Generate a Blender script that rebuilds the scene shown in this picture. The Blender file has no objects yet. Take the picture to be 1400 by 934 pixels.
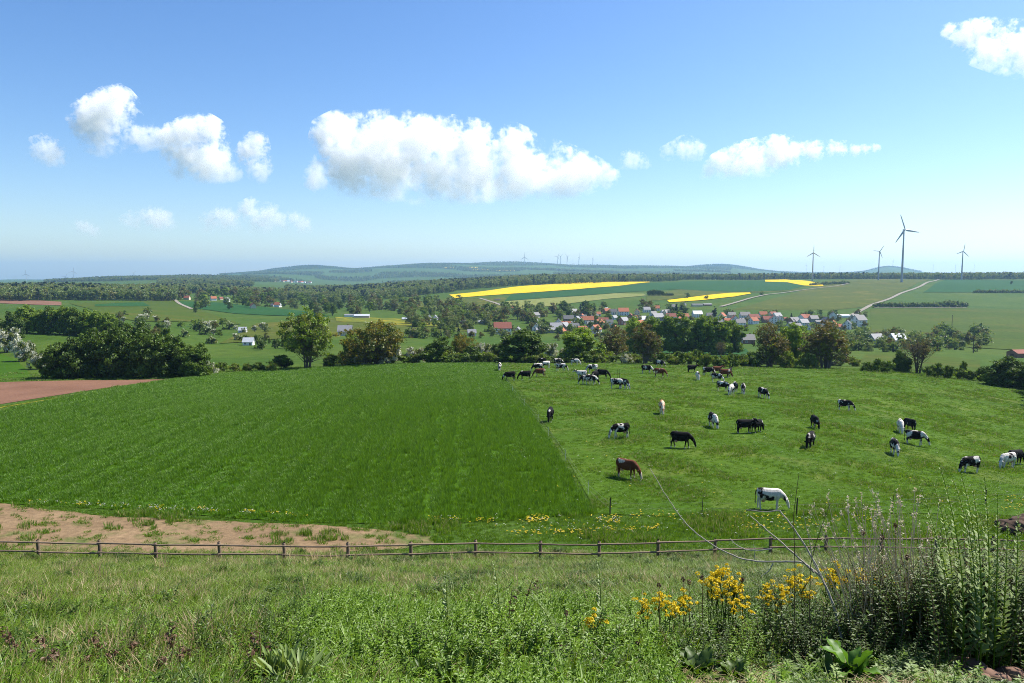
import bpy, bmesh, math, random
import numpy as np
from mathutils import Vector, Matrix

R = math.radians
rng = np.random.default_rng(7)
random.seed(7)
scene = bpy.context.scene
col = scene.collection

# ------------------------------------------------------------------ camera
F, CX, CY = 1000.0, 700.0, 467.0          # focal length and centre, in photo pixels
PITCH = math.atan(89.0 / 1000.0)
cam_d = bpy.data.cameras.new('camera')
cam_d.sensor_width = 36.0
cam_d.lens = 36.0 * F / 1400.0
cam_d.clip_start = 0.1
cam_d.clip_end = 80000
cam = bpy.data.objects.new('camera', cam_d)
col.objects.link(cam)
cam.location = (0, 0, 0)
cam.rotation_euler = (R(90) - PITCH, 0, 0)
scene.camera = cam

# ------------------------------------------------------------------ sky, sun, exposure
SUN_AZ, SUN_EL = R(62), R(53)
world = bpy.data.worlds.new('World')
scene.world = world
world.use_nodes = True
wn = world.node_tree.nodes
wl = world.node_tree.links
wn.clear()
sky = wn.new('ShaderNodeTexSky')
sky.sky_type = 'NISHITA'
sky.sun_disc = False
sky.sun_elevation = SUN_EL
sky.sun_rotation = SUN_AZ
sky.altitude = 300
sky.air_density = 1.0
sky.dust_density = 0.8
sky.ozone_density = 3.0
bg = wn.new('ShaderNodeBackground')
bg.inputs["Strength"].default_value = 0.096
wo = wn.new('ShaderNodeOutputWorld')
def sky_scale(sock, k):
    m = wn.new('ShaderNodeVectorMath')
    m.operation = 'SCALE'
    m.inputs['Scale'].default_value = k
    wl.new(sock, m.inputs[0])
    return m.outputs[0]
gm = wn.new('ShaderNodeGamma')              # a little more contrast over the whole sky
gm.inputs['Gamma'].default_value = 1.05
wl.new(sky_scale(sky.outputs[0], 0.1), gm.inputs['Color'])
hs = wn.new('ShaderNodeHueSaturation')
hs.inputs['Saturation'].default_value = 1.2
hs.inputs['Hue'].default_value = 0.505
wl.new(sky_scale(gm.outputs[0], 10.0), hs.inputs['Color'])
wl.new(hs.outputs[0], bg.inputs[0])
wl.new(bg.outputs[0], wo.inputs[0])

sun_d = bpy.data.lights.new('sun', 'SUN')
sun_d.energy = 5.0
sun_d.angle = R(0.53)
sun_d.color = (1.0, 0.955, 0.88)
sun = bpy.data.objects.new('sun', sun_d)
col.objects.link(sun)
SUN_DIR = Vector((math.sin(SUN_AZ) * math.cos(SUN_EL), math.cos(SUN_AZ) * math.cos(SUN_EL), math.sin(SUN_EL)))
sun.rotation_euler = SUN_DIR.to_track_quat('Z', 'Y').to_euler()
sun.location = (60, 40, 120)

vs = scene.view_settings
vs.view_transform = 'Standard'
vs.look = 'None'
vs.exposure = 0.92
vs.gamma = 1.0
vs.use_curve_mapping = False
cy = scene.cycles
cy.max_bounces = 18
cy.diffuse_bounces = 2
cy.glossy_bounces = 2
cy.transmission_bounces = 3
cy.transparent_max_bounces = 8
cy.volume_bounces = 16
cy.volume_step_rate = 1.0
cy.volume_max_steps = 256
cy.use_denoising = True
cy.denoiser = 'OPENIMAGEDENOISE'
cy.denoising_input_passes = 'RGB_ALBEDO_NORMAL'
cy.denoising_prefilter = 'NONE'
cy.filter_width = 1.0

# ------------------------------------------------------------------ small helpers
def tag(o, label=None, cat=None, group=None, kind=None):
    if label: o['label'] = label
    if cat: o['category'] = cat
    if group: o['group'] = group
    if kind: o['kind'] = kind
    return o

def link(o, parent=None):
    col.objects.link(o)
    if parent is not None:
        o.parent = parent
    return o

def empty(name, loc=(0, 0, 0), rz=0.0, scale=None):
    o = bpy.data.objects.new(name, None)
    o.empty_display_size = 0.2
    o.location = loc
    o.rotation_euler = (0, 0, rz)
    if scale is not None:
        o.scale = scale if hasattr(scale, '__len__') else (scale,) * 3
    return link(o)

def mesh_np(name, verts, faces, mats=(), smooth=False, midx=None):
    me = bpy.data.meshes.new(name)
    verts = np.asarray(verts, dtype=np.float32)
    if isinstance(faces, np.ndarray):
        n, k = faces.shape
        me.vertices.add(len(verts))
        me.vertices.foreach_set('co', verts.ravel())
        me.loops.add(n * k)
        me.loops.foreach_set('vertex_index', faces.astype(np.int32).ravel())
        me.polygons.add(n)
        me.polygons.foreach_set('loop_start', np.arange(0, n * k, k, dtype=np.int32))
        me.polygons.foreach_set('loop_total', np.full(n, k, dtype=np.int32))
    else:
        me.from_pydata([tuple(map(float, v)) for v in verts], [], [tuple(f) for f in faces])
    if midx is not None:
        me.polygons.foreach_set('material_index', np.asarray(midx, dtype=np.int32))
    me.polygons.foreach_set('use_smooth', np.full(len(me.polygons), bool(smooth)))
    me.update(calc_edges=True)
    for m in mats:
        me.materials.append(m)
    return me

def obj(name, me, parent=None, loc=None):
    o = bpy.data.objects.new(name, me)
    if loc is not None:
        o.location = loc
    return link(o, parent)

def copy_tree(o, parent=None):
    c = o.copy()
    col.objects.link(c)
    c.parent = parent
    for ch in o.children:
        copy_tree(ch, c)
    return c

# ------------------------------------------------------------------ materials
def new_mat(name):
    m = bpy.data.materials.new(name)
    m.use_nodes = True
    nt = m.node_tree
    nt.nodes.clear()
    out = nt.nodes.new('ShaderNodeOutputMaterial')
    return m, nt, out

def N(nt, t, **kw):
    n = nt.nodes.new(t)
    for k, v in kw.items():
        if k in n.inputs:
            n.inputs[k].default_value = v
        else:
            setattr(n, k, v)
    return n

def ramp(nt, fac, stops, interp='LINEAR'):
    r = nt.nodes.new('ShaderNodeValToRGB')
    e = r.color_ramp
    e.interpolation = interp
    while len(e.elements) < len(stops):
        e.elements.new(0.5)
    for el, (p, c) in zip(e.elements, stops):
        el.position = p
        el.color = (c[0], c[1], c[2], 1)
    nt.links.new(fac, r.inputs[0])
    return r.outputs[0]

def mixc(nt, fac, a, b, mode='MIX'):
    m = nt.nodes.new('ShaderNodeMix')
    m.data_type = 'RGBA'
    m.blend_type = mode
    for sock, v in ((m.inputs[0], fac), (m.inputs[6], a), (m.inputs[7], b)):
        if isinstance(v, bpy.types.NodeSocket):
            nt.links.new(v, sock)
        elif isinstance(v, (int, float)):
            sock.default_value = v
        else:
            sock.default_value = (v[0], v[1], v[2], 1)
    return m.outputs[2]

def noise(nt, vec, scale, detail=4, rough=0.55, out=0, dist=0.0):
    n = nt.nodes.new('ShaderNodeTexNoise')
    n.inputs['Scale'].default_value = scale
    n.inputs['Detail'].default_value = detail
    n.inputs['Roughness'].default_value = rough
    n.inputs['Distortion'].default_value = dist
    nt.links.new(vec, n.inputs['Vector'])
    return n.outputs[out]

def math_n(nt, op, a, b=None, c=None, clamp=False):
    m = nt.nodes.new('ShaderNodeMath')
    m.operation = op
    m.use_clamp = clamp
    for i, v in enumerate((a, b, c)):
        if v is None:
            continue
        if isinstance(v, bpy.types.NodeSocket):
            nt.links.new(v, m.inputs[i])
        else:
            m.inputs[i].default_value = v
    return m.outputs[0]

def maprange(nt, v, a, b, c=0.0, d=1.0):
    m = nt.nodes.new('ShaderNodeMapRange')
    nt.links.new(v, m.inputs[0])
    for i, x in enumerate((a, b, c, d)):
        m.inputs[i + 1].default_value = x
    return m.outputs[0]

def coords(nt, scale=(1, 1, 1), rot=0.0, use='Object'):
    tc = nt.nodes.new('ShaderNodeTexCoord')
    mp = nt.nodes.new('ShaderNodeMapping')
    mp.inputs['Scale'].default_value = scale
    mp.inputs['Rotation'].default_value = (0, 0, rot)
    nt.links.new(tc.outputs[use], mp.inputs[0])
    return mp.outputs[0]

def finish_diffuse(nt, out, color, rough=0.9, bump=None, spec=0.15):
    p = nt.nodes.new('ShaderNodeBsdfPrincipled')
    if isinstance(color, bpy.types.NodeSocket):
        nt.links.new(color, p.inputs['Base Color'])
    else:
        p.inputs['Base Color'].default_value = (*color, 1)
    p.inputs['Roughness'].default_value = rough
    p.inputs['Specular IOR Level'].default_value = spec
    if bump is not None:
        h, strength, dist = bump
        b = nt.nodes.new('ShaderNodeBump')
        b.inputs['Strength'].default_value = strength
        b.inputs['Distance'].default_value = dist
        nt.links.new(h, b.inputs['Height'])
        nt.links.new(b.outputs[0], p.inputs['Normal'])
    nt.links.new(p.outputs[0], out.inputs[0])
    return p

def mat_plain(name, c, rough=0.8, var=0.25, scale=3.0, spec=0.2, bump=0.0):
    m, nt, out = new_mat(name)
    v = coords(nt)
    n = noise(nt, v, scale, 4)
    a = tuple(x * (1 - var) for x in c)
    b = tuple(min(1, x * (1 + var)) for x in c)
    oi = nt.nodes.new('ShaderNodeObjectInfo')
    fac = math_n(nt, 'MULTIPLY_ADD', oi.outputs['Random'], 0.35, math_n(nt, 'MULTIPLY_ADD', n, 1.3, -0.3), clamp=True)
    cc = mixc(nt, fac, a, b)
    finish_diffuse(nt, out, cc, rough, (n, 0.6, bump) if bump else None, spec)
    return m

def mat_leaf(name, dark, light, trans=0.35, scale=0.35, tint=None, island=0.5, through=(1.25, 1.2, 0.55)):
    """leaf: diffuse plus translucent light, colour varied leaf by leaf and clump by clump"""
    m, nt, out = new_mat(name)
    g = nt.nodes.new('ShaderNodeNewGeometry')
    oi = nt.nodes.new('ShaderNodeObjectInfo')
    tc = nt.nodes.new('ShaderNodeTexCoord')
    n = noise(nt, tc.outputs['Object'], scale, 2)
    f = math_n(nt, 'MULTIPLY_ADD', g.outputs['Random Per Island'], island, math_n(nt, 'MULTIPLY_ADD', n, 1.4, -0.45))
    f = math_n(nt, 'MULTIPLY_ADD', oi.outputs['Random'], 0.3, math_n(nt, 'ADD', f, -0.15), clamp=True)
    c = mixc(nt, f, dark, light)
    if tint is not None:
        f2 = maprange(nt, oi.outputs['Random'], 0.55, 1.0)
        c = mixc(nt, math_n(nt, 'MULTIPLY', f2, 0.8), c, tint)
    d = nt.nodes.new('ShaderNodeBsdfDiffuse')
    t = nt.nodes.new('ShaderNodeBsdfTranslucent')
    gl = nt.nodes.new('ShaderNodeBsdfGlossy')
    gl.inputs['Roughness'].default_value = 0.5
    nt.links.new(c, d.inputs[0])
    tcx = mixc(nt, 1.0, c, through, 'MULTIPLY')
    nt.links.new(tcx, t.inputs[0])
    mx = nt.nodes.new('ShaderNodeMixShader')
    mx.inputs[0].default_value = trans
    nt.links.new(d.outputs[0], mx.inputs[1])
    nt.links.new(t.outputs[0], mx.inputs[2])
    mx2 = nt.nodes.new('ShaderNodeMixShader')
    mx2.inputs[0].default_value = 0.03
    nt.links.new(mx.outputs[0], mx2.inputs[1])
    nt.links.new(gl.outputs[0], mx2.inputs[2])
    nt.links.new(mx2.outputs[0], out.inputs[0])
    return m

# ------------------------------------------------------------------ terrain heights
def ray(px, py):
    a, b = (px - CX) / F, (CY - py) / F
    y = math.cos(PITCH) + math.sin(PITCH) * b
    z = -math.sin(PITCH) + math.cos(PITCH) * b
    return a / y, z / y                      # lateral slope, vertical slope per metre of depth

NEAR = [(5, 990), (6.5, 934), (9, 868), (14, 826), (20, 803), (30, 782), (40, 770)]
COLS = {
 -500: NEAR + [(51, 690), (70, 640), (100, 600), (130, 575), (170, 548), (220, 530), (300, 505), (450, 465), (700, 434), (900, 420), (1000, 412), (1500, 399), (2200, 392), (3000, 391), (4500, 390)],
 0:    NEAR + [(51, 690), (70, 622), (100, 577), (122, 558), (170, 523), (200, 513), (260, 487), (330, 457), (450, 442), (700, 421), (900, 416), (1000, 412), (1500, 398), (2200, 392), (3000, 391), (4500, 388)],
 150:  NEAR + [(51, 696), (70, 619), (100, 566), (140, 535), (170, 523), (200, 513), (260, 490), (330, 459), (450, 444), (700, 423), (900, 418), (1000, 413), (1500, 399), (2200, 393), (3000, 387), (4500, 381)],
 300:  NEAR + [(51, 702), (70, 616), (100, 560), (150, 524), (185, 511), (230, 499), (300, 486), (430, 462), (620, 442), (850, 427), (1100, 416), (1500, 404), (2000, 396), (2600, 388), (3200, 386), (4500, 377)],
 450:  NEAR + [(51, 705), (70, 614), (100, 556), (150, 520), (185, 506), (230, 495), (300, 482), (430, 460), (620, 441), (850, 429), (1100, 420), (1500, 410), (2000, 401), (2600, 396), (3200, 394), (4500, 389)],
 600:  NEAR + [(51, 705), (70, 613), (100, 553), (150, 516), (190, 499), (250, 490), (330, 479), (450, 463), (620, 446), (750, 437), (900, 426), (1100, 415), (1400, 404), (1600, 399), (2000, 390), (2600, 390), (4500, 386)],
 750:  NEAR + [(51, 705), (70, 613), (100, 552), (150, 514), (190, 497), (250, 493), (330, 484), (450, 471), (620, 454), (750, 438), (900, 424), (1100, 413), (1300, 404), (1700, 389), (2200, 381), (2800, 384), (4500, 380)],
 900:  NEAR + [(51, 705), (70, 614), (100, 553), (150, 515), (190, 499), (250, 493), (330, 482), (450, 471), (620, 455), (750, 439), (900, 424), (1050, 414), (1300, 402), (1700, 389), (2200, 381), (2800, 384), (4500, 380)],
 1050: NEAR + [(51, 705), (70, 617), (100, 558), (150, 518), (185, 503), (250, 497), (330, 485), (450, 470), (620, 451), (750, 438), (900, 424), (1050, 413), (1300, 401), (1700, 387), (2200, 381), (2800, 384), (4500, 380)],
 1200: NEAR + [(51, 705), (70, 628), (100, 566), (140, 525), (172, 509), (250, 499), (330, 485), (450, 472), (600, 456), (800, 435), (1000, 418), (1300, 399), (1600, 384), (1800, 381), (2200, 381), (2800, 384), (4500, 381)],
 1400: NEAR + [(51, 707), (75, 643), (100, 598), (130, 562), (170, 528), (230, 510), (330, 491), (450, 477), (600, 458), (800, 436), (1000, 420), (1300, 401), (1600, 385), (1800, 382), (2200, 381), (2800, 384), (4500, 382)],
 1900: NEAR + [(51, 712), (75, 655), (100, 615), (130, 580), (170, 548), (230, 522), (330, 497), (450, 480), (600, 460), (800, 438), (1000, 422), (1300, 403), (1600, 387), (1800, 383), (2200, 382), (2800, 384), (4500, 382)],
}
SKYLINE = [(-500, 384), (0, 384), (60, 382), (120, 381), (180, 379), (240, 378), (300, 377), (335, 374), (380, 368), (430, 364.5), (450, 366), (490, 368),
           (520, 365), (545, 364), (565, 362), (600, 360.8), (640, 359.8), (700, 361), (760, 362), (800, 363), (850, 365), (900, 366), (950, 364.5), (985, 363),
           (1010, 365.5), (1040, 371), (1100, 374), (1180, 374), (1198, 367.5), (1215, 364.5), (1230, 367), (1250, 373), (1330, 376), (1400, 376), (1900, 376)]
LY0, LY1, NY = math.log(2.0), math.log(17000.0), 700
U0, U1, NU = -1.45, 1.45, 581
LYG = np.linspace(LY0, LY1, NY)
UG = np.linspace(U0, U1, NU)

def smooth1(a, k, axis):
    x = np.arange(-3 * k, 3 * k + 1)
    w = np.exp(-0.5 * (x / k) ** 2)
    w /= w.sum()
    pad = [(0, 0), (0, 0)]
    pad[axis] = (3 * k, 3 * k)
    b = np.pad(a, pad, mode='edge')
    return np.apply_along_axis(lambda v: np.convolve(v, w, 'valid'), axis, b)

def build_heights():
    pxs = sorted(COLS)
    S = np.zeros((len(pxs), NY))
    sk = np.array(SKYLINE)
    for i, p in enumerate(pxs):
        t = list(COLS[p])
        h = float(np.interp(p, sk[:, 0], sk[:, 1]))
        lys = np.array([math.log(a) for a, _ in t])
        ss = np.array([ray(p, b)[1] for _, b in t])
        S[i] = np.interp(LYG, lys, ss)
    us = np.array([(p - CX) / F for p in pxs])
    G = np.zeros((NU, NY))
    for j in range(NY):
        G[:, j] = np.interp(UG, us, S[:, j])
    G = smooth1(G, 7, 0)
    G = smooth1(G, 6, 1)
    # far ranges behind everything else, along the skyline
    su = (sk[:, 0] - CX) / F
    ss = np.array([ray(p, b)[1] for p, b in sk])
    top = np.interp(UG, su, ss)
    top = smooth1(top[:, None], 2, 0)[:, 0]
    wob = sum(0.0006 / k * np.sin(UG * 37 * k + 1.7 * k) for k in (1, 2.3, 4.1))
    top = top + wob * 0.6
    Y = np.exp(LYG)
    for lo, mid, hi, f in ((4500, 9000, 17000, 1.0),):
        up = np.clip((LYG - math.log(lo)) / (math.log(mid) - math.log(lo)), 0, 1)
        up = up * up * (3 - 2 * up)
        G = G * (1 - up)[None, :] + top[:, None] * up[None, :]
        dn = np.clip((LYG - math.log(mid)) / (math.log(hi) - math.log(mid)), 0, 1)
        G -= 0.006 * dn[None, :]
    Z = G * Y[None, :]
    # gentle natural swell
    X = UG[:, None] * Y[None, :]
    amp = np.clip((Y - 250) / 1500, 0, 1)[None, :]
    Z += amp * (1.6 * np.sin(X / 143 + 0.7) * np.sin(Y[None, :] / 171) + 0.8 * np.sin(X / 61 + Y[None, :] / 83))
    amp2 = np.clip((Y - 4200) / 4000, 0, 1)[None, :]
    Z += amp2 * (14 * np.sin(X / 410 + 1.1) * np.sin(Y[None, :] / 690 + .4) + 7 * np.sin(X / 190 + Y[None, :] / 330))
    return Z, Z / Y[None, :]

ZG, SG = build_heights()

def H(x, y):
    """ground height at world x, y (numpy friendly)"""
    x = np.asarray(x, dtype=float)
    y = np.asarray(y, dtype=float)
    yc = np.maximum(y, 5.0)
    u = np.clip(x / yc, U0, U1)
    fu = (u - U0) / (U1 - U0) * (NU - 1)
    fy = np.clip((np.log(yc) - LY0) / (LY1 - LY0) * (NY - 1), 0, NY - 1)
    i = np.clip(fu.astype(int), 0, NU - 2)
    j = np.clip(fy.astype(int), 0, NY - 2)
    a, b = fu - i, fy - j
    s = SG[i, j] * (1 - a) * (1 - b) + SG[i + 1, j] * a * (1 - b) + SG[i, j + 1] * (1 - a) * b + SG[i + 1, j + 1] * a * b
    z = s * yc
    # level top of the hill round the camera
    k = np.clip((4.5 - y) / 4.0, 0, 1)
    k = k * k * (3 - 2 * k)
    z = z * (1 - k) + (-1.75) * k
    # small humps of the bank
    near = np.clip((44 - y) / 14, 0, 1) * np.clip((y - 3) / 5, 0, 1)
    z = z + near * (0.10 * np.sin(x * 0.9 + y * 0.4) * np.sin(y * 0.7 + 1) + 0.05 * np.sin(x * 2.3 - y * 1.1))
    return z

def Hs(x, y):
    return float(H(x, y))

def ground(px, py, ymin=5.0):
    """first point of the ground seen at a photo pixel, at least ymin metres deep"""
    u, s = ray(px, py)
    ys = np.exp(np.linspace(math.log(ymin), math.log(16500), 3000))
    h = H(u * ys, ys)
    d = h - s * ys
    k = np.where(d >= 0)[0]
    i = int(k[0]) if len(k) else int(np.argmax(h / ys))
    if i > 0 and len(k):
        t = d[i - 1] / (d[i - 1] - d[i] + 1e-9)
        y = ys[i - 1] + (ys[i] - ys[i - 1]) * t
    else:
        y = ys[i]
    return Vector((u * y, y, float(H(u * y, y))))

def at_depth(px, y):
    x = (px - CX) / F * y / (math.cos(PITCH) + math.sin(PITCH) * (CY - 400) / F)
    return Vector((x, y, float(H(x, y))))
# ------------------------------------------------------------------ ground sheet
def mat_land():
    m, nt, out = new_mat('meadow_ground')
    v = coords(nt)
    n1 = noise(nt, v, 0.012, 5, 0.6)
    n2 = noise(nt, v, 0.16, 6, 0.65)
    n3 = noise(nt, v, 2.3, 5, 0.7)
    c = ramp(nt, n1, [(0.3, (0.026, 0.052, 0.005)), (0.5, (0.050, 0.072, 0.008)), (0.68, (0.080, 0.090, 0.013))])
    c2 = ramp(nt, n2, [(0.3, (0.022, 0.062, 0.008)), (0.55, (0.055, 0.120, 0.018)), (0.75, (0.110, 0.135, 0.035))])
    c = mixc(nt, 0.45, c, c2)
    c3 = ramp(nt, n3, [(0.3, (0.55, 0.55, 0.55)), (0.7, (1.35, 1.35, 1.3))])
    c = mixc(nt, 1.0, c, c3, 'MULTIPLY')
    finish_diffuse(nt, out, c, 0.95, (n3, 0.7, 0.12), 0.05)
    return m

def mat_field(name, c1, c2, scale=0.05, rows=None, fine=1.2, c3=None, bump=0.1):
    m, nt, out = new_mat(name)
    v = coords(nt)
    n1 = noise(nt, v, scale, 5, 0.6)
    n2 = noise(nt, v, fine, 5, 0.7)
    c = ramp(nt, n1, [(0.3, c1), (0.7, c2)])
    if c3 is not None:
        n4 = noise(nt, v, scale * 2.3, 4, 0.6, dist=0.6)
        c = mixc(nt, maprange(nt, n4, 0.52, 0.68), c, c3)
    c = mixc(nt, 1.0, c, ramp(nt, n2, [(0.25, (0.62, 0.62, 0.62)), (0.75, (1.3, 1.3, 1.3))]), 'MULTIPLY')
    if rows:
        ang, sp, amt = rows
        w = nt.nodes.new('ShaderNodeTexWave')
        w.inputs['Scale'].default_value = 1.0 / sp * 0.314
        w.inputs['Distortion'].default_value = 1.2
        w.inputs['Detail'].default_value = 3
        w.inputs['Detail Scale'].default_value = 0.4
        nt.links.new(coords(nt, rot=ang), w.inputs['Vector'])
        c = mixc(nt, 1.0, c, ramp(nt, w.outputs['Fac'], [(0, (1 - amt,) * 3), (1, (1 + amt * 0.6,) * 3)]), 'MULTIPLY')
    finish_diffuse(nt, out, c, 0.95, (n2, 0.6, bump), 0.05)
    return m

def build_ground():
    us = np.concatenate([np.linspace(-1.42, -0.80, 60), np.linspace(-0.795, 0.795, 640), np.linspace(0.80, 1.42, 60)])
    ys = np.concatenate([np.linspace(-16, 4.5, 24), np.exp(np.linspace(math.log(5), math.log(16500), 520))])
    YY = np.repeat(ys[None, :], len(us), 0)
    XX = us[:, None] * (np.maximum(YY, 0) + 14)
    ZZ = H(XX, YY)
    nu, ny = len(us), len(ys)
    vv = np.stack([XX, YY, ZZ], -1).reshape(-1, 3)
    i, j = np.meshgrid(np.arange(nu - 1), np.arange(ny - 1), indexing='ij')
    a = (i * ny + j).ravel()
    ff = np.stack([a, a + ny, a + ny + 1, a + 1], -1)
    o = obj('ground', mesh_np('ground', vv, ff, [mat_land()], True))
    tag(o, kind='structure')
    return o

build_ground()

def sheet(name, top, bot, m, lift=0.05, nx=60, ny=24, world_pts=False, wig=0.0):
    """a field laid on the ground between a far edge and a near edge (photo pixels or metres)"""
    def conv(pts):
        return np.array([(p if world_pts else tuple(ground(*p)[:2])) for p in pts])
    def resample(P, n):
        d = np.concatenate([[0], np.cumsum(np.linalg.norm(np.diff(P, axis=0), axis=1))])
        t = np.linspace(0, d[-1], n)
        return np.stack([np.interp(t, d, P[:, 0]), np.interp(t, d, P[:, 1])], -1)
    T, B = resample(conv(top), nx), resample(conv(bot), nx)
    if wig:
        r = np.random.default_rng(len(name) * 13 + nx)
        for E in (T, B):
            for k in (0.13, 0.41, 1.1):
                E += wig / (1 + k * 2) * np.sin(np.arange(nx) * k * 2 + r.uniform(0, 6))[:, None] * np.array([0.3, 1.0])
    s = np.linspace(0, 1, ny)
    P = T[:, None, :] * (1 - s)[None, :, None] + B[:, None, :] * s[None, :, None]
    Z = H(P[..., 0], P[..., 1]) + lift
    vv = np.concatenate([P, Z[..., None]], -1).reshape(-1, 3)
    i, j = np.meshgrid(np.arange(nx - 1), np.arange(ny - 1), indexing='ij')
    a = (i * ny + j).ravel()
    ff = np.stack([a, a + 1, a + ny + 1, a + ny], -1)
    # normals up
    e = ff[0]
    nrm = np.cross(vv[e[1]] - vv[e[0]], vv[e[2]] - vv[e[0]])
    if nrm[2] < 0:
        ff = ff[:, ::-1].copy()
    o = obj(name, mesh_np(name, vv, ff, [m], True))
    tag(o, kind='structure')
    return o

def strip(name, pts, width, m, lift=0.08, n=80, world_pts=False):
    P = np.array([(p if world_pts else tuple(ground(*p)[:2])) for p in pts], dtype=float)
    d = np.concatenate([[0], np.cumsum(np.linalg.norm(np.diff(P, axis=0), axis=1))])
    t = np.linspace(0, d[-1], n)
    Q = np.stack([np.interp(t, d, P[:, 0]), np.interp(t, d, P[:, 1])], -1)
    T = np.gradient(Q, axis=0)
    T /= np.linalg.norm(T, axis=1)[:, None] + 1e-9
    Nn = np.stack([-T[:, 1], T[:, 0]], -1)
    return sheet(name, (Q + Nn * width / 2).tolist(), (Q - Nn * width / 2).tolist(), m, lift, n, 3, True)

M_wheat = mat_field('young_wheat', (0.028, 0.075, 0.003), (0.048, 0.105, 0.006), 0.035, (R(8), 3.0, 0.05), 3.0)
M_past = mat_field('grazed_pasture', (0.034, 0.080, 0.005), (0.066, 0.118, 0.010), 0.06, None, 2.2, (0.085, 0.115, 0.020))
M_plough = mat_field('ploughed_soil', (0.150, 0.078, 0.050), (0.200, 0.108, 0.070), 0.08, (R(80), 0.9, 0.16), 2.5)
M_dirt = mat_field('bare_track_soil', (0.150, 0.100, 0.056), (0.225, 0.155, 0.088), 0.12, None, 2.4, (0.085, 0.105, 0.030), 0.15)
M_rape = mat_field('rape_in_flower', (0.52, 0.36, 0.005), (0.60, 0.43, 0.008), 0.02, None, 0.3)
M_dkgr = mat_field('dark_cereal', (0.0176, 0.0640, 0.0144), (0.0240, 0.0760, 0.0176), 0.01, (R(70), 14, 0.06), 0.2)
M_pale = mat_field('pale_meadow', (0.1500, 0.1688, 0.0450), (0.1800, 0.1875, 0.0562), 0.01, None, 0.2)
M_mead = mat_field('mid_meadow', (0.0544, 0.0748, 0.0088), (0.0734, 0.0870, 0.0122), 0.008, None, 0.15, (0.105, 0.100, 0.015))
M_brig = mat_field('bright_meadow', (0.0409, 0.0707, 0.0062), (0.0570, 0.0831, 0.0087), 0.006, None, 0.25, (0.075, 0.082, 0.012))
M_yelm = mat_field('dandelion_meadow', (0.0825, 0.1125, 0.0135), (0.1200, 0.1275, 0.0150), 0.02, None, 0.2, (0.28, 0.22, 0.015))
M_road = mat_field('gravel_lane', (0.20, 0.18, 0.145), (0.26, 0.235, 0.19), 0.05, None, 0.4)

# near land
sheet('wheat_field', [(-160, 625), (0, 563), (110, 541), (210, 523), (270, 514), (350, 508), (450, 502), (560, 498), (672, 496)],
      [(-160, 690), (0, 689), (120, 695), (250, 703), (400, 714), (560, 717), (680, 713), (810, 703)], M_wheat, 0.05, 150, 90)
sheet('pasture', [(679, 496), (760, 495), (860, 497), (960, 499), (1060, 502), (1160, 507), (1250, 514), (1330, 522), (1500, 538)],
      [(818, 703), (920, 707), (1040, 706), (1160, 703), (1280, 703), (1400, 706), (1500, 712)], M_past, 0.05, 150, 90)
sheet('ploughed_field', [(-160, 530), (0, 523), (120, 520), (210, 519), (238, 518)], [(-160, 592), (0, 553), (90, 539), (180, 526), (240, 519)], M_plough, 0.05, 60, 20)
strip('field_track', [(-160, 605), (0, 557.5), (100, 541.5), (190, 526.5), (262, 516)], 1.2, M_yelm, 0.07, 60)
sheet('dirt_track', [(-140, 684), (0, 688), (60, 697), (140, 706), (260, 711), (400, 717), (520, 724), (590, 735)],
      [(-140, 752), (0, 752), (100, 757), (220, 760), (340, 759), (450, 757), (540, 752), (594, 744)], M_dirt, 0.045, 110, 22, wig=0.12)

# valley and slopes beyond
sheet('green_field', [(-60, 478), (0, 484), (22, 492), (38, 508)], [(-60, 517), (0, 517.5), (24, 517), (42, 516)], M_wheat, 0.12, 30, 12)
sheet('brown_field', [(-60, 408), (0, 410), (60, 411.5), (84, 413)], [(-60, 415), (0, 415), (50, 417), (84, 418)], M_plough, 0.4, 30, 6)
sheet('meadow_slope', [(95, 415), (150, 414), (210, 411), (240, 409)], [(150, 434), (190, 440), (250, 440), (330, 444)], M_brig, 0.4, 40, 14)
sheet('green_strip_field', [(130, 417), (170, 414.5), (196, 414)], [(130, 419.5), (170, 419.5), (205, 419)], M_dkgr, 0.8, 20, 5)
sheet('dark_crop_field', [(240, 412), (300, 414), (360, 420), (440, 428)], [(262, 421), (320, 429), (380, 432), (450, 434)], M_dkgr, 0.5, 40, 10)
sheet('valley_meadow', [(350, 443), (440, 436), (560, 436), (640, 441)], [(300, 470), (400, 462), (560, 455), (640, 454)], M_mead, 0.35, 50, 14)
sheet('flower_meadow', [(458, 434), (540, 436), (600, 439)], [(460, 440), (560, 446), (630, 448)], M_yelm, 0.6, 40, 8)
sheet('hill_meadow', [(545, 417), (600, 410), (660, 407.5), (690, 407)], [(560, 424), (620, 425), (680, 425), (720, 424)], M_mead, 0.4, 40, 10)
sheet('rapeseed_field', [(614, 403.5), (700, 393), (780, 386.5), (888, 385.6)], [(622, 408), (700, 402), (790, 396), (888, 386.4)], M_rape, 0.8, 60, 10)
sheet('dark_green_field', [(700, 402.3), (790, 396.5), (890, 387), (960, 385)], [(690, 412), (800, 404), (890, 398), (960, 392)], M_dkgr, 0.6, 50, 10)
sheet('pale_field', [(690, 412.5), (780, 406), (840, 401.5), (880, 402)], [(694, 425), (760, 418), (830, 409), (884, 404.5)], M_pale, 0.6, 50, 10)
sheet('green_middle_field', [(884, 405), (930, 396), (1000, 390), (1040, 386)], [(884, 412), (930, 408), (1000, 401), (1100, 397)], M_mead, 0.45, 40, 10)
sheet('blue_green_field', [(930, 385.5), (1000, 384), (1050, 384), (1110, 388)], [(915, 395), (960, 398), (1000, 399.5), (1080, 397)], M_dkgr, 0.7, 40, 10)
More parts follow.
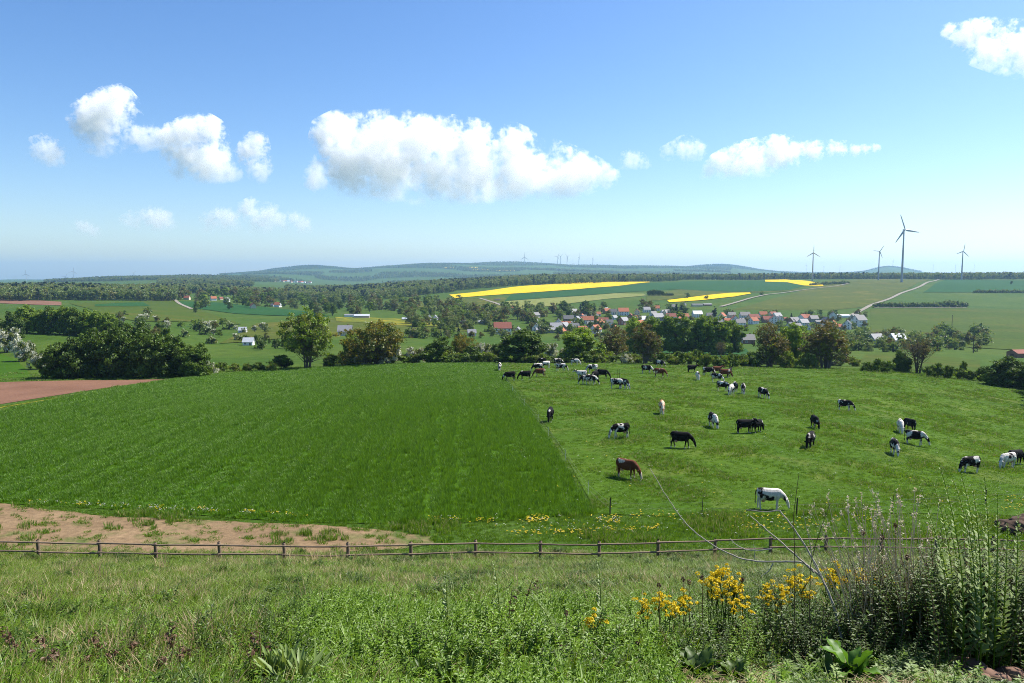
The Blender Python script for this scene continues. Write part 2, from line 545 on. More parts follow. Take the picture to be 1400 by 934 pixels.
sheet('small_rapeseed_field', [(912, 411), (960, 405), (1000, 401), (1025, 400.5)], [(915, 414), (960, 411), (1005, 406), (1027, 402)], M_rape, 0.9, 40, 6)
sheet('ridge_rapeseed_field', [(1046, 383.0), (1075, 382.6), (1098, 384), (1124, 388.5)], [(1046, 385.6), (1076, 386.4), (1100, 391), (1126, 391.5)], M_rape, 1.0, 30, 6)
sheet('ridge_meadow', [(1130, 385), (1200, 381.5), (1250, 382), (1282, 382)], [(1000, 424), (1060, 424), (1140, 424), (1180, 420)], M_mead, 0.4, 60, 18)
sheet('blue_green_crop', [(1292, 383), (1330, 383), (1400, 384), (1480, 384)], [(1262, 400), (1330, 400), (1400, 401), (1480, 402)], M_dkgr, 0.5, 40, 10)
sheet('pasture_slope', [(1190, 423), (1260, 422), (1330, 422), (1480, 424)], [(1190, 462), (1260, 468), (1330, 476), (1480, 482)], M_brig, 0.35, 60, 20)
sheet('bright_valley_field', [(1185, 484), (1240, 484), (1290, 488), (1340, 493)], [(1165, 500), (1220, 504), (1290, 510), (1340, 512)], M_brig, 0.15, 40, 12)
sheet('valley_crop_field', [(905, 477), (960, 475), (1020, 477)], [(905, 488), (960, 488), (1030, 488)], M_dkgr, 0.15, 30, 8)
strip('farm_lane', [(1160, 433), (1190, 418), (1230, 402), (1260, 391), (1284, 382.5)], 5.5, M_road, 0.7)
strip('village_lane', [(985, 420), (1020, 410), (1050, 403), (1090, 398), (1140, 392), (1160, 388)], 5.0, M_road, 1.0)
strip('meadow_path', [(238, 409.5), (246, 416), (262, 423)], 5.0, M_road, 0.8)
strip('hillside_path', [(655, 408), (675, 414), (692, 420)], 5.0, M_road, 0.8)
strip('hedge_path', [(1195, 421.2), (1260, 421.4), (1322, 421.6)], 4.0, M_road, 0.9)

for a, b, y in [(608, 621, 367.2), (641, 656, 366.6), (645, 668, 369.6), (678, 704, 371.0)]:
    sheet('far_rapeseed_field', [(a, y - .5), ((a + b) / 2, y - .7), (b, y - .3)], [(a, y + .3), ((a + b) / 2, y + .4), (b, y + .2)], M_rape, 6.0, 20, 4)
# ------------------------------------------------------------------ plants: shared builders
def tube(pts, radii, sides=4):
    """tapered tube through points -> verts, quads"""
    P = np.asarray(pts, float)
    T = np.gradient(P, axis=0)
    T /= np.linalg.norm(T, axis=1)[:, None] + 1e-9
    ref = np.array([0.31, 0.77, 0.55])
    A = np.cross(T, ref)
    A /= np.linalg.norm(A, axis=1)[:, None] + 1e-9
    B = np.cross(T, A)
    a = np.arange(sides) * 2 * math.pi / sides
    r = np.asarray(radii)[:, None, None]
    V = P[:, None, :] + r * (A[:, None, :] * np.cos(a)[None, :, None] + B[:, None, :] * np.sin(a)[None, :, None])
    n = len(P)
    f = []
    for i in range(n - 1):
        for k in range(sides):
            k2 = (k + 1) % sides
            f.append((i * sides + k, i * sides + k2, (i + 1) * sides + k2, (i + 1) * sides + k))
    return V.reshape(-1, 3), np.array(f)

class Acc:
    def __init__(self):
        self.v, self.f, self.m, self.n = [], [], [], 0
    def add(self, v, f, mi=0):
        self.v.append(v)
        self.f.append(np.asarray(f) + self.n)
        self.m.append(np.full(len(f), mi))
        self.n += len(v)
    def mesh(self, name, mats, smooth=False):
        return mesh_np(name, np.concatenate(self.v), np.concatenate(self.f), mats, smooth, np.concatenate(self.m))

def leaf_quads(C, size, r, up=0.0, aspect=1.7, outward=None):
    """a rhombic leaf at every centre C"""
    n = len(C)
    D = r.normal(size=(n, 3))
    if outward is not None:
        D = D * 0.8 + outward * 0.9
    D[:, 2] += up
    D /= np.linalg.norm(D, axis=1)[:, None] + 1e-9
    A = np.cross(D, r.normal(size=(n, 3)))
    A /= np.linalg.norm(A, axis=1)[:, None] + 1e-9
    B = np.cross(D, A)
    s = size * r.uniform(0.6, 1.35, n)[:, None]
    a, b = A * s * aspect * 0.5, B * s * 0.5
    bend = D * s * 0.18
    V = np.stack([C - a, C - b * 0.9 + bend, C + a, C + b * 0.9 + bend], 1).reshape(-1, 3)
    i = np.arange(n) * 4
    return V, np.stack([i, i + 1, i + 2, i + 3], -1)

def crown_clumps(r, h, rad, base, nclump, lobes=7, pointed=0.0, clump_low=0.3, skirt=0):
    """clump centres spread over a crown made of several lobes"""
    L = []
    ch = h - base
    for k in range(lobes):
        a = 6.283 * k / lobes + r.uniform(-.5, .5)
        zz = r.uniform(0.14, 0.72)
        q = rad * r.uniform(0.30, 0.62) * (1 - pointed * zz)
        L.append((np.array([math.cos(a) * q, math.sin(a) * q, base + ch * zz]), rad * r.uniform(0.42, 0.62), ch * r.uniform(0.24, 0.36)))
    L.append((np.array([r.uniform(-.15, .15) * rad, r.uniform(-.15, .15) * rad, base + ch * 0.70]), rad * 0.5 * (1 - pointed * .5), ch * 0.30))
    L.append((np.array([0, 0, base + ch * 0.42]), rad * 0.66, ch * 0.40))
    for k in range(skirt):
        a = 6.283 * k / max(1, skirt) + r.uniform(-.3, .3)
        L.append((np.array([math.cos(a) * rad * .5, math.sin(a) * rad * .5, base + ch * .17]), rad * .42, ch * .17))
    C, O = [], []
    for k in range(nclump):
        c, rr, hh = L[int(r.integers(len(L)))]
        d = r.normal(size=3)
        d /= np.linalg.norm(d)
        if d[2] < -0.8:
            d[2] *= -0.5
        s = r.uniform(0.62, 1.0)
        p = c + d * np.array([rr, rr, hh]) * s
        p[2] = max(p[2], base * 0.6 + clump_low)
        C.append(p)
        O.append(d)
    return np.array(C), np.array(O)

def make_tree_meshes(name, seed, h, rad, base, nclump, per, leaf, clump_r, m_bark, m_leaf, trunk_r=0.22, stems=1, lobes=7,
                     m_leaf2=None, share2=0.0, pointed=0.0, limb_share=0.6, skirt=0):
    r = np.random.default_rng(seed)
    C, O = crown_clumps(r, h, rad, base, nclump, lobes, pointed, .3, skirt)
    bark = Acc()
    roots = []
    for s in range(stems):
        a = r.uniform(0, 6.28)
        q = 0.0 if stems == 1 else r.uniform(0.15, 0.5) * min(1.2, rad * .25)
        top = np.array([math.cos(a) * rad * (0.1 if stems == 1 else r.uniform(.2, .55)), math.sin(a) * rad * (0.1 if stems == 1 else r.uniform(.2, .55)), h * r.uniform(0.72, 0.9)])
        b0 = np.array([math.cos(a) * q, math.sin(a) * q, -0.3])
        t = np.linspace(0, 1, 8)[:, None]
        mid = (b0 + top) / 2 + r.normal(size=3) * rad * .06
        mid[:2] = mid[:2] * 0.75 + b0[:2] * .25
        P = (1 - t) ** 2 * b0 + 2 * t * (1 - t) * mid + t ** 2 * top
        tr = trunk_r / math.sqrt(stems)
        rr = tr * (1 - 0.9 * t[:, 0]) + 0.012
        rr[0] *= 1.35
        v, f = tube(P, rr, 6)
        bark.add(v, f)
        roots.append((P, rr))
    for i in range(int(nclump * limb_share)):
        P, rr = roots[int(r.integers(len(roots)))]
        c = C[i]
        k = int(np.clip(np.searchsorted(P[:, 2], c[2] - r.uniform(.15, .4) * h), 1, 6))
        p0 = P[k]
        t = np.linspace(0, 1, 5)[:, None]
        mid = p0 * 0.5 + c * 0.5 + np.array([0, 0, -0.06 * h]) + r.normal(size=3) * 0.03 * h
        Q = (1 - t) ** 2 * p0 + 2 * t * (1 - t) * mid + t ** 2 * c
        v, f = tube(Q, rr[k] * 0.45 * (1 - 0.88 * t[:, 0]) + 0.008, 4)
        bark.add(v, f)
        for q in range(2):
            e = c + r.normal(size=3) * clump_r * 0.9
            v, f = tube([Q[3], (Q[3] + e) / 2 + r.normal(size=3) * .1, e], [0.022, 0.014, 0.006], 3)
            bark.add(v, f)
    crown = Acc()
    for c, o in zip(C, O):
        n = max(3, int(per * r.uniform(0.6, 1.4)))
        g = r.normal(size=(n, 3))
        g /= np.linalg.norm(g, axis=1)[:, None] + 1e-9
        g *= r.uniform(0.35, 1.0, n)[:, None] * clump_r * np.array([1, 1, 0.72])
        out = g / (np.linalg.norm(g, axis=1)[:, None] + 1e-9) * 0.6 + o * 0.6
        v, f = leaf_quads(c + g, leaf, r, 0.25, 1.5, out)
        crown.add(v, f, 1 if (m_leaf2 is not None and r.uniform() < share2) else 0)
    mats = [m_leaf] + ([m_leaf2] if m_leaf2 is not None else [])
    return bark.mesh(name + '_trunk', [m_bark], True) if bark.v else None, crown.mesh(name + '_crown', mats)

M_bark = mat_plain('bark_grey_brown', (0.095, 0.075, 0.055), 0.9, 0.35, 6.0)
M_barkl = mat_plain('bark_pale', (0.17, 0.14, 0.11), 0.9, 0.35, 6.0)
L_dark = mat_leaf('leaf_dark_green', (0.014, 0.042, 0.004), (0.135, 0.215, 0.015), 0.25)
L_mid = mat_leaf('leaf_fresh_green', (0.040, 0.095, 0.006), (0.260, 0.370, 0.026), 0.40)
L_oliv = mat_leaf('leaf_olive', (0.060, 0.095, 0.014), (0.200, 0.230, 0.035), 0.42)
L_rust = mat_leaf('leaf_budding_rust', (0.090, 0.085, 0.012), (0.260, 0.215, 0.030), 0.42)
L_brown = mat_leaf('leaf_budding_brown', (0.075, 0.058, 0.018), (0.170, 0.145, 0.040), 0.42)
L_white = mat_leaf('blossom_white', (0.40, 0.42, 0.34), (0.68, 0.68, 0.60), 0.25)
L_greyg = mat_leaf('leaf_grey_green', (0.075, 0.115, 0.030), (0.230, 0.290, 0.085), 0.42, tint=(0.12, 0.10, 0.05))
L_con = mat_leaf('needle_dark', (0.008, 0.022, 0.007), (0.020, 0.045, 0.014), 0.1)

PROTO = {}
def proto(kind, **kw):
    PROTO[kind] = (kw['h'], kw['rad'], make_tree_meshes(kind, **kw))

proto('dense', seed=11, h=12, rad=5.2, base=0.2, nclump=247, per=64, leaf=0.42, clump_r=1.15, m_bark=M_bark, m_leaf=L_dark, trunk_r=.3, lobes=8, skirt=6)
proto('dense2', seed=12, h=12, rad=5.4, base=0.2, nclump=247, per=64, leaf=0.42, clump_r=1.1, m_bark=M_bark, m_leaf=L_dark, trunk_r=.3, lobes=9, skirt=6)
proto('green', seed=13, h=12, rad=5.0, base=0.4, nclump=221, per=60, leaf=0.42, clump_r=1.1, m_bark=M_bark, m_leaf=L_mid, trunk_r=.3, lobes=8, m_leaf2=L_dark, share2=.15, skirt=6)
proto('green2', seed=14, h=12, rad=4.6, base=0.4, nclump=221, per=60, leaf=0.42, clump_r=1.05, m_bark=M_bark, m_leaf=L_mid, trunk_r=.3, lobes=6, skirt=6)
proto('airy', seed=15, h=13, rad=7.0, base=0.9, nclump=280, per=26, leaf=0.36, clump_r=0.9, m_bark=M_bark, m_leaf=L_mid, trunk_r=.45, stems=6, lobes=9, m_leaf2=L_oliv, share2=.4, limb_share=.7)
proto('rust', seed=16, h=9, rad=7.0, base=0.3, nclump=240, per=30, leaf=0.34, clump_r=0.95, m_bark=M_bark, m_leaf=L_rust, trunk_r=.35, stems=7, lobes=9, m_leaf2=L_oliv, share2=.45)
proto('brown', seed=17, h=10, rad=4.4, base=0.8, nclump=210, per=22, leaf=0.30, clump_r=0.8, m_bark=M_barkl, m_leaf=L_brown, trunk_r=.42, stems=8, lobes=8, m_leaf2=L_oliv, share2=.35, limb_share=.9)
proto('bare', seed=18, h=9, rad=4.4, base=2.0, nclump=150, per=5, leaf=0.22, clump_r=0.8, m_bark=M_bark, m_leaf=L_brown, trunk_r=.40, stems=4, lobes=8, limb_share=1.0)
proto('shrub', seed=19, h=3.4, rad=2.2, base=0.1, nclump=60, per=34, leaf=0.26, clump_r=0.62, m_bark=M_bark, m_leaf=L_dark, trunk_r=.1, stems=4, lobes=6, m_leaf2=L_mid, share2=.3)
proto('shrub2', seed=20, h=3.0, rad=2.4, base=0.1, nclump=60, per=30, leaf=0.26, clump_r=0.6, m_bark=M_bark, m_leaf=L_oliv, trunk_r=.1, stems=4, lobes=7, m_leaf2=L_mid, share2=.4)
proto('haw', seed=21, h=4.4, rad=2.8, base=0.2, nclump=80, per=40, leaf=0.24, clump_r=0.6, m_bark=M_bark, m_leaf=L_white, trunk_r=.14, stems=4, lobes=7, m_leaf2=L_oliv, share2=.38)

def plant(kind, name, px, py, hpx, wpx, label, cat='tree', group=None, depth=None):
    """a tree with its base at photo pixel (px, py), hpx tall and wpx wide"""
    g = ground(px, py, 40) if depth is None else at_depth(px, depth)
    h0, r0, (tm, cm) = PROTO[kind]
    h = hpx / F * g.y * 1.12
    w = wpx / F * g.y
    o = empty(name, (g.x, g.y, g.z - 0.05), random.uniform(0, 6.28), (w / (2 * r0), w / (2 * r0), h / h0))
    tag(o, label, cat, group)
    obj('trunk', tm, o)
    obj('crown', cm, o)
    return o

# the dark clump beyond the ploughed field
G1 = 'dark broadleaf trees in the clump beside the ploughed field'
for i, (x, y, h, w, k) in enumerate([(78, 517, 44, 44, 'dense2'), (108, 517, 54, 50, 'dense'), (140, 516, 60, 52, 'dense2'), (170, 516, 66, 56, 'dense'),
                                     (205, 516, 58, 56, 'dense2'), (238, 515, 52, 52, 'dense'), (268, 515, 42, 44, 'dense2'), (120, 510, 58, 50, 'dense'), (186, 509, 64, 50, 'dense2'), (222, 508, 56, 48, 'dense')]):
    plant(k, 'broadleaf_tree', x, y, h, w, 'dark green broadleaf tree in the shaded clump beside the ploughed field', 'tree', G1)
G2 = 'round green trees in the grove on the slope'
for i, (x, h, w, k) in enumerate([(16, 36, 28, 'dense'), (33, 34, 32, 'green2'), (52, 30, 26, 'green'), (66, 34, 28, 'dense2'), (84, 36, 30, 'green'), (100, 36, 30, 'dense'),
                                  (116, 33, 28, 'green2'), (130, 33, 30, 'green'), (146, 31, 28, 'green2'), (161, 24, 20, 'dense2'), (-14, 36, 36, 'dense'), (-48, 38, 34, 'dense2')]):
    plant(k, 'broadleaf_tree', x, 0, h, w, 'round green tree in the grove on the slope above the dark clump', 'tree', G2, depth=318 + (i * 37) % 40)
for x, y, h, w, lb in [(8, 482, 34, 34, 'white-blossoming hawthorn at the end of the grove, beside the dark green field'),
                       (34, 494, 30, 30, 'white-blossoming hawthorn between two others beside the dark green field'),
                       (52, 505, 24, 26, 'white-blossoming hawthorn touching the dark tree clump')]:
    plant('haw', 'hawthorn_bush', x, y, h, w, lb, 'bush')
plant('haw', 'hawthorn_bush', 288, 512, 18, 22, 'small white-blossoming hawthorn at the end of the dark tree clump', 'bush')
for x, w, k in [(304, 20, 'shrub'), (322, 18, 'shrub2'), (338, 18, 'shrub2'), (354, 18, 'shrub'), (372, 18, 'shrub2')]:
    plant(k, 'hedge_bush', x, 508, 12, w, 'low bush in the hedge leading to the tall airy tree', 'bush', 'low hedge bushes along the wheat field')

for i in range(44):
    x = 452 + i * 16.6
    if 905 < x < 1026:
        continue
    plant(('shrub', 'shrub2', 'shrub', 'haw')[(i * 5) % 4 if i % 7 == 3 else i % 3], 'hedge_bush', x, 496.6 + max(0, (x - 900) * .016), 9 + (i * 11) % 9, 22 + (i * 7) % 12,
          'bush filling the field hedge between the taller trees', 'bush', 'bushes filling the field hedge')

# trees along the far edge of the wheat and the pasture
plant('airy', 'broadleaf_tree', 420, 504, 75, 84, 'tall round airy green tree with several stems at the wheat field edge')
plant('shrub', 'hedge_bush', 385, 505, 18, 30, 'dark bush under the tall airy tree, on the hedge side', 'bush')
plant('shrub', 'hedge_bush', 455, 502, 16, 26, 'dark bush between the tall airy tree and the rust-tinted tree', 'bush')
plant('rust', 'broadleaf_tree', 515, 499, 55, 100, 'wide rust-tinted tree in young leaf behind the white hawthorns')
plant('green', 'broadleaf_tree', 484, 498, 40, 36, 'dark green tree half hidden beside the rust-tinted tree')
for x, y, h, w, lb in [(497, 499, 17, 28, 'low white-blossoming hawthorn before the wide rust-tinted tree'),
                       (530, 498, 26, 36, 'large white-blossoming hawthorn before the wide rust-tinted tree'),
                       (572, 496, 22, 32, 'white-blossoming hawthorn between the rust-tinted tree and a dark round tree'),
                       (662, 494, 26, 26, 'round white-blossoming hawthorn between two dark trees'),
                       (753, 494, 26, 20, 'greyish white hawthorn between two dark trees at the pasture edge'),
                       (771, 494, 18, 18, 'small white-blossoming hawthorn under a dark green tree at the pasture edge')]:
    plant('haw', 'hawthorn_bush', x, y, h, w, lb, 'bush')
plant('dense', 'broadleaf_tree', 600, 496, 34, 44, 'small dark round tree beyond the wheat between hawthorns')
plant('rust', 'broadleaf_tree', 632, 494, 34, 40, 'loose olive and rust bushy tree behind the far wheat edge')
plant('shrub', 'hedge_bush', 645, 495, 20, 30, 'green bush under the loose rust bushy tree', 'bush')
plant('shrub2', 'hedge_bush', 616, 496, 18, 30, 'olive bush beside the small dark round tree', 'bush')
plant('dense2', 'broadleaf_tree', 716, 496, 42, 68, 'wide dark round tree where the wheat meets the pasture')
plant('dense2', 'broadleaf_tree', 687, 495, 26, 30, 'dark small tree beside the wide dark round tree')
plant('green', 'broadleaf_tree', 793, 496, 45, 58, 'round fresh green tree behind the grazing cows')
plant('brown', 'broadleaf_tree', 840, 495, 44, 48, 'brown budding tree between the fresh green and the many-stemmed tree')
plant('brown', 'broadleaf_tree', 882, 498, 52, 46, 'olive brown many-stemmed budding tree behind the pasture')
plant('shrub2', 'hedge_bush', 825, 496, 20, 34, 'olive bush at the foot of the brown budding tree', 'bush')
plant('haw', 'hawthorn_bush', 856, 497, 14, 20, 'low pale hawthorn between the two brown budding trees', 'bush')
G3 = 'tall bright green trees in the row below the village'
for x, h, w, d, k in [(868, 44, 40, 330, 'green2'), (893, 47, 40, 325, 'green'), (928, 50, 42, 322, 'green2'), (962, 50, 44, 320, 'green'), (985, 46, 36, 318, 'green2'), (1003, 44, 34, 322, 'green'), (1088, 40, 40, 318, 'green2')]:
    plant(k, 'broadleaf_tree', x, 0, h, w, 'tall bright green tree in the row between pasture and village', 'tree', G3, depth=d)
G4 = 'low hedge bushes behind the pasture'
hx = 905
i = 0
while hx < 1026:
    plant(('shrub', 'shrub2')[i % 2], 'hedge_bush', hx, 502 if hx > 960 else 499, 15 + (i * 7) % 6, 24, 'low clipped-looking bush in the hedge beyond the pasture', 'bush', G4)
    hx += 12
    i += 1
plant('bare', 'broadleaf_tree', 985, 490, 22, 18, 'thin bare sapling standing in the hedge beyond the pasture')
plant('brown', 'broadleaf_tree', 1052, 502, 55, 56, 'brown budding tree beside a fresh green tree past the hedge end')
plant('brown', 'broadleaf_tree', 1128, 504, 60, 78, 'widest brown budding tree with a fan of pale stems')
plant('green2', 'broadleaf_tree', 1082, 501, 52, 38, 'fresh green tree squeezed between two brown budding trees')
for x, y, h, w, lb in [(1030, 502, 20, 26, 'olive bush under the brown budding tree at the hedge end'), (1075, 503, 24, 34, 'olive bush between the two wide brown budding trees'), (1105, 504, 22, 30, 'dark bush under the widest brown budding tree')]:
    plant('shrub2', 'hedge_bush', x, y, h, w, lb, 'bush')
plant('bare', 'broadleaf_tree', 1255, 511, 48, 56, 'nearly bare spreading tree above the far pasture corner')
plant('dense', 'broadleaf_tree', 1233, 509, 28, 26, 'dark green bushy tree beside the nearly bare spreading tree')
G5 = 'low dark bushes along the far pasture corner'
for i, x in enumerate([1186, 1200, 1214, 1268, 1282, 1297, 1312, 1328, 1342]):
    plant('shrub', 'hedge_bush', x, 508 + max(0, (x - 1186) * .085), 12 + (i * 5) % 7, 20, 'low dark bush in the line along the far pasture corner', 'bush', G5)
plant('shrub', 'hedge_bush', 1317, 518, 22, 11, 'slim upright dark bush in the line of low bushes', 'bush')
plant('dense', 'broadleaf_tree', 1374, 528, 40, 56, 'large dark dense tree at the shaded pasture corner')
plant('dense2', 'broadleaf_tree', 1424, 534, 42, 60, 'dark dense tree beside the large one at the shaded corner', 'tree')
for x, d, h in [(1470, 166, 17), (1478, 158, 19), (1488, 149, 20), (1498, 140, 20), (1530, 170, 20)]:
    plant('dense', 'broadleaf_tree', x, 0, h / d * F, 13 / d * F, 'tall dark tree of the row shading the pasture corner', 'tree', 'tall trees shading the pasture corner', depth=d)
# ------------------------------------------------------------------ instanced vegetation ("stuff")
def hidden_collection(name, objs):
    c = bpy.data.collections.new(name)
    for o in objs:
        c.objects.link(o)
    return c

def scatter(name, P, rot, scl, idx, coll, parent=None, kind='stuff'):
    """one object that sets a mesh of the collection on every point"""
    me = bpy.data.meshes.new(name)
    P = np.asarray(P, dtype=np.float32)
    me.vertices.add(len(P))
    me.vertices.foreach_set('co', P.ravel())
    a = me.attributes.new('rot', 'FLOAT_VECTOR', 'POINT')
    a.data.foreach_set('vector', np.asarray(rot, dtype=np.float32).ravel())
    a = me.attributes.new('scl', 'FLOAT_VECTOR', 'POINT')
    a.data.foreach_set('vector', np.asarray(scl, dtype=np.float32).ravel())
    a = me.attributes.new('idx', 'INT', 'POINT')
    a.data.foreach_set('value', np.asarray(idx, dtype=np.int32))
    me.update()
    ng = bpy.data.node_groups.new(name + '_nodes', 'GeometryNodeTree')
    ng.interface.new_socket('Geometry', in_out='INPUT', socket_type='NodeSocketGeometry')
    ng.interface.new_socket('Geometry', in_out='OUTPUT', socket_type='NodeSocketGeometry')
    n = ng.nodes
    gi, go = n.new('NodeGroupInput'), n.new('NodeGroupOutput')
    m2p = n.new('GeometryNodeMeshToPoints')
    iop = n.new('GeometryNodeInstanceOnPoints')
    ci = n.new('GeometryNodeCollectionInfo')
    ci.inputs['Collection'].default_value = coll
    ci.inputs['Separate Children'].default_value = True
    ci.inputs['Reset Children'].default_value = True
    def attr(nm, dt):
        x = n.new('GeometryNodeInputNamedAttribute')
        x.data_type = dt
        x.inputs['Name'].default_value = nm
        return x.outputs['Attribute']
    L = ng.links
    L.new(gi.outputs[0], m2p.inputs[0])
    L.new(m2p.outputs[0], iop.inputs['Points'])
    L.new(ci.outputs[0], iop.inputs['Instance'])
    iop.inputs['Pick Instance'].default_value = True
    L.new(attr('idx', 'INT'), iop.inputs['Instance Index'])
    e2r = n.new('FunctionNodeEulerToRotation')
    L.new(attr('rot', 'FLOAT_VECTOR'), e2r.inputs[0])
    L.new(e2r.outputs[0], iop.inputs['Rotation'])
    L.new(attr('scl', 'FLOAT_VECTOR'), iop.inputs['Scale'])
    L.new(iop.outputs[0], go.inputs[0])
    o = obj(name, me, parent)
    md = o.modifiers.new('scatter', 'NODES')
    md.node_group = ng
    if kind:
        o['kind'] = kind
    return o

# far trees: one mesh each
def far_tree_mesh(name, seed, h, rad, m_leaf, nclump, per, leaf, clump_r, lobes=5, pointed=0.0, base=0.6, m2=None, sh2=0.0):
    tm, cm = make_tree_meshes(name, seed, h, rad, base, nclump, per, leaf, clump_r, M_bark, m_leaf, trunk_r=.25, lobes=lobes, pointed=pointed, limb_share=0.0, m_leaf2=m2, share2=sh2)
    bm = bmesh.new()
    bm.from_mesh(cm)
    nm = len(cm.materials)
    v, f = tube([(0, 0, -.4), (0, 0, h * .35), (0, 0, h * .7)], [.3, .22, .06], 5)
    vs_ = [bm.verts.new(tuple(x)) for x in v]
    for q in f:
        fc = bm.faces.new([vs_[k] for k in q])
        fc.material_index = nm
    me = bpy.data.meshes.new(name)
    bm.to_mesh(me)
    bm.free()
    for m in list(cm.materials) + [M_bark]:
        me.materials.append(m)
    return me

L_for = mat_leaf('forest_leaf', (0.062, 0.105, 0.022), (0.250, 0.320, 0.075), 0.4, tint=(0.22, 0.20, 0.08))
L_ford = mat_leaf('forest_leaf_dark', (0.038, 0.078, 0.016), (0.140, 0.210, 0.042), 0.4)
FT = {
 'g0': far_tree_mesh('garden_tree', 31, 9, 4.0, L_greyg, 40, 22, 0.62, 1.3),
 'g1': far_tree_mesh('garden_tree', 32, 9, 3.8, L_mid, 40, 22, 0.62, 1.3, m2=L_dark, sh2=.4),
 'g2': far_tree_mesh('garden_tree', 33, 9, 4.2, L_oliv, 40, 22, 0.62, 1.3, m2=L_brown, sh2=.4),
 'g3': far_tree_mesh('garden_tree', 34, 10, 3.6, L_dark, 46, 24, 0.62, 1.3),
 'c0': far_tree_mesh('conifer', 35, 14, 3.2, L_con, 60, 22, 0.6, 1.0, pointed=1.2, base=.3),
 'p0': far_tree_mesh('poplar', 36, 14, 2.0, L_con, 50, 22, 0.6, .9, lobes=6, base=.5),
 'w0': far_tree_mesh('blossom_tree', 37, 6, 3.0, L_white, 30, 20, 0.5, 1.0, m2=L_greyg, sh2=.45),
 'b0': far_tree_mesh('far_bush', 38, 3.5, 2.4, L_ford, 20, 16, 0.55, .9, base=.1, m2=L_greyg, sh2=.3),
}
FH = {'g0': (9, 8), 'g1': (9, 7.6), 'g2': (9, 8.4), 'g3': (10, 7.2), 'c0': (14, 6.4), 'p0': (14, 4), 'w0': (6, 6), 'b0': (3.5, 4.8)}

def far_tree(kind, name, px, py, hpx, label, cat='tree', group=None, wide=1.0, g=None):
    g = g or ground(px, py, 215)
    s = hpx / F * g.y / FH[kind][0]
    o = obj(name, FT[kind], None, (g.x, g.y, g.z - .1))
    o.rotation_euler = (0, 0, random.uniform(0, 6.28))
    o.scale = (s * wide, s * wide, s)
    tag(o, label, cat, group)
    return o

# forest: instanced low trees
for_objs = []
for k in range(5):
    me = far_tree_mesh('forest_tree', 50 + k, 17, 5.6, (L_for, L_ford, L_for, L_greyg, L_for)[k], 26, 11, 1.5, 2.3, lobes=5, base=2.0)
    for_objs.append(bpy.data.objects.new('forest_tree_%s' % 'abcde'[k], me))
for k in range(2):
    me = far_tree_mesh('forest_spruce', 60 + k, 20, 4.0, L_con, 26, 10, 1.4, 1.8, pointed=1.2, base=1.0)
    for_objs.append(bpy.data.objects.new('forest_tree_%s' % 'fg'[k], me))
FOREST = hidden_collection('forest_trees', for_objs)

def forest(name, regions, spacing, seed, con=0.06, size=(0.75, 1.15), patchy=0.0):
    """regions: (list of px), (near depth list), (far depth list)"""
    r = np.random.default_rng(seed)
    P = []
    for pxs, yn, yf in regions:
        u = (np.array(pxs) - CX) / F * 0.995
        ymax, ymin = max(yf), min(yn)
        x0, x1 = u.min() * ymax, u.max() * ymax
        if u.min() > 0: x0 = u.min() * ymin
        if u.max() < 0: x1 = u.max() * ymin
        gx, gy = np.meshgrid(np.arange(x0, x1, spacing), np.arange(ymin, ymax, spacing))
        gx = (gx + r.uniform(-.45, .45, gx.shape) * spacing).ravel()
        gy = (gy + r.uniform(-.45, .45, gy.shape) * spacing).ravel()
        uu = gx / gy
        ok = (uu > u.min()) & (uu < u.max())
        gx, gy, uu = gx[ok], gy[ok], uu[ok]
        edge = 14 * np.sin(gx / 37) + 9 * np.sin(gx / 13 + 1)
        ok = (gy > np.interp(uu, u, yn) + edge) & (gy < np.interp(uu, u, yf))
        if patchy:
            ok &= (np.sin(gx / 330 + 1.3) * np.sin(gy / 260 + .5) + .6 * np.sin(gx / 140 + gy / 190)) > patchy
        P.append(np.stack([gx[ok], gy[ok]], -1))
    P = np.concatenate(P)
    z = H(P[:, 0], P[:, 1]) - 0.5
    n = len(P)
    rot = np.zeros((n, 3)); rot[:, 2] = r.uniform(0, 6.28, n)
    s = r.uniform(*size, n)
    scl = np.stack([s * r.uniform(.85, 1.2, n), s * r.uniform(.85, 1.2, n), s], -1)
    patch = np.sin(P[:, 0] / 120 + seed) * np.sin(P[:, 1] / 170 + seed * 2)
    idx = r.integers(0, 5, n)
    c = r.uniform(size=n) < con * np.where(patch > .45, 5, 1)
    idx[c] = 5 + r.integers(0, 2, int(c.sum()))
    o = scatter(name, np.column_stack([P, z]), rot, scl, idx, FOREST)
    return o, n

cnt = 0
_, n = forest('hill_forest', [([-120, 0, 60, 130, 200, 240], [1010, 1010, 1010, 1060, 1120, 1180], [1560, 1560, 1560, 1600, 1600, 1600])], 9.0, 3, 0.04); cnt += n
_, n = forest('wooded_hill', [([200, 250, 300, 350, 400, 440], [1500, 1560, 1560, 1500, 1400, 1350], [1900, 2050, 2100, 1800, 1750, 1800]),
                              ([215, 250, 300, 345], [2350, 2350, 2350, 2450], [3050, 3150, 3150, 3000])], 11.0, 4, 0.03); cnt += n
_, n = forest('valley_forest', [([390, 430, 480, 520, 560, 620], [1420, 1400, 1380, 1360, 1400, 1560], [2300, 2300, 2300, 2300, 2300, 2300])], 11.0, 5, 0.05); cnt += n
_, n = forest('ridge_forest', [([600, 650, 700, 760, 850, 930], [1580, 1680, 1740, 1800, 1880, 1980], [2350, 2350, 2350, 2350, 2350, 2350])], 11.0, 6, 0.07); cnt += n
_, n = forest('skyline_forest', [([925, 1000, 1100, 1200, 1300, 1400, 1520], [2060, 2080, 2080, 1960, 1880, 1880, 1880], [2350, 2350, 2350, 2300, 2300, 2300, 2300])], 11.0, 7, 0.05); cnt += n
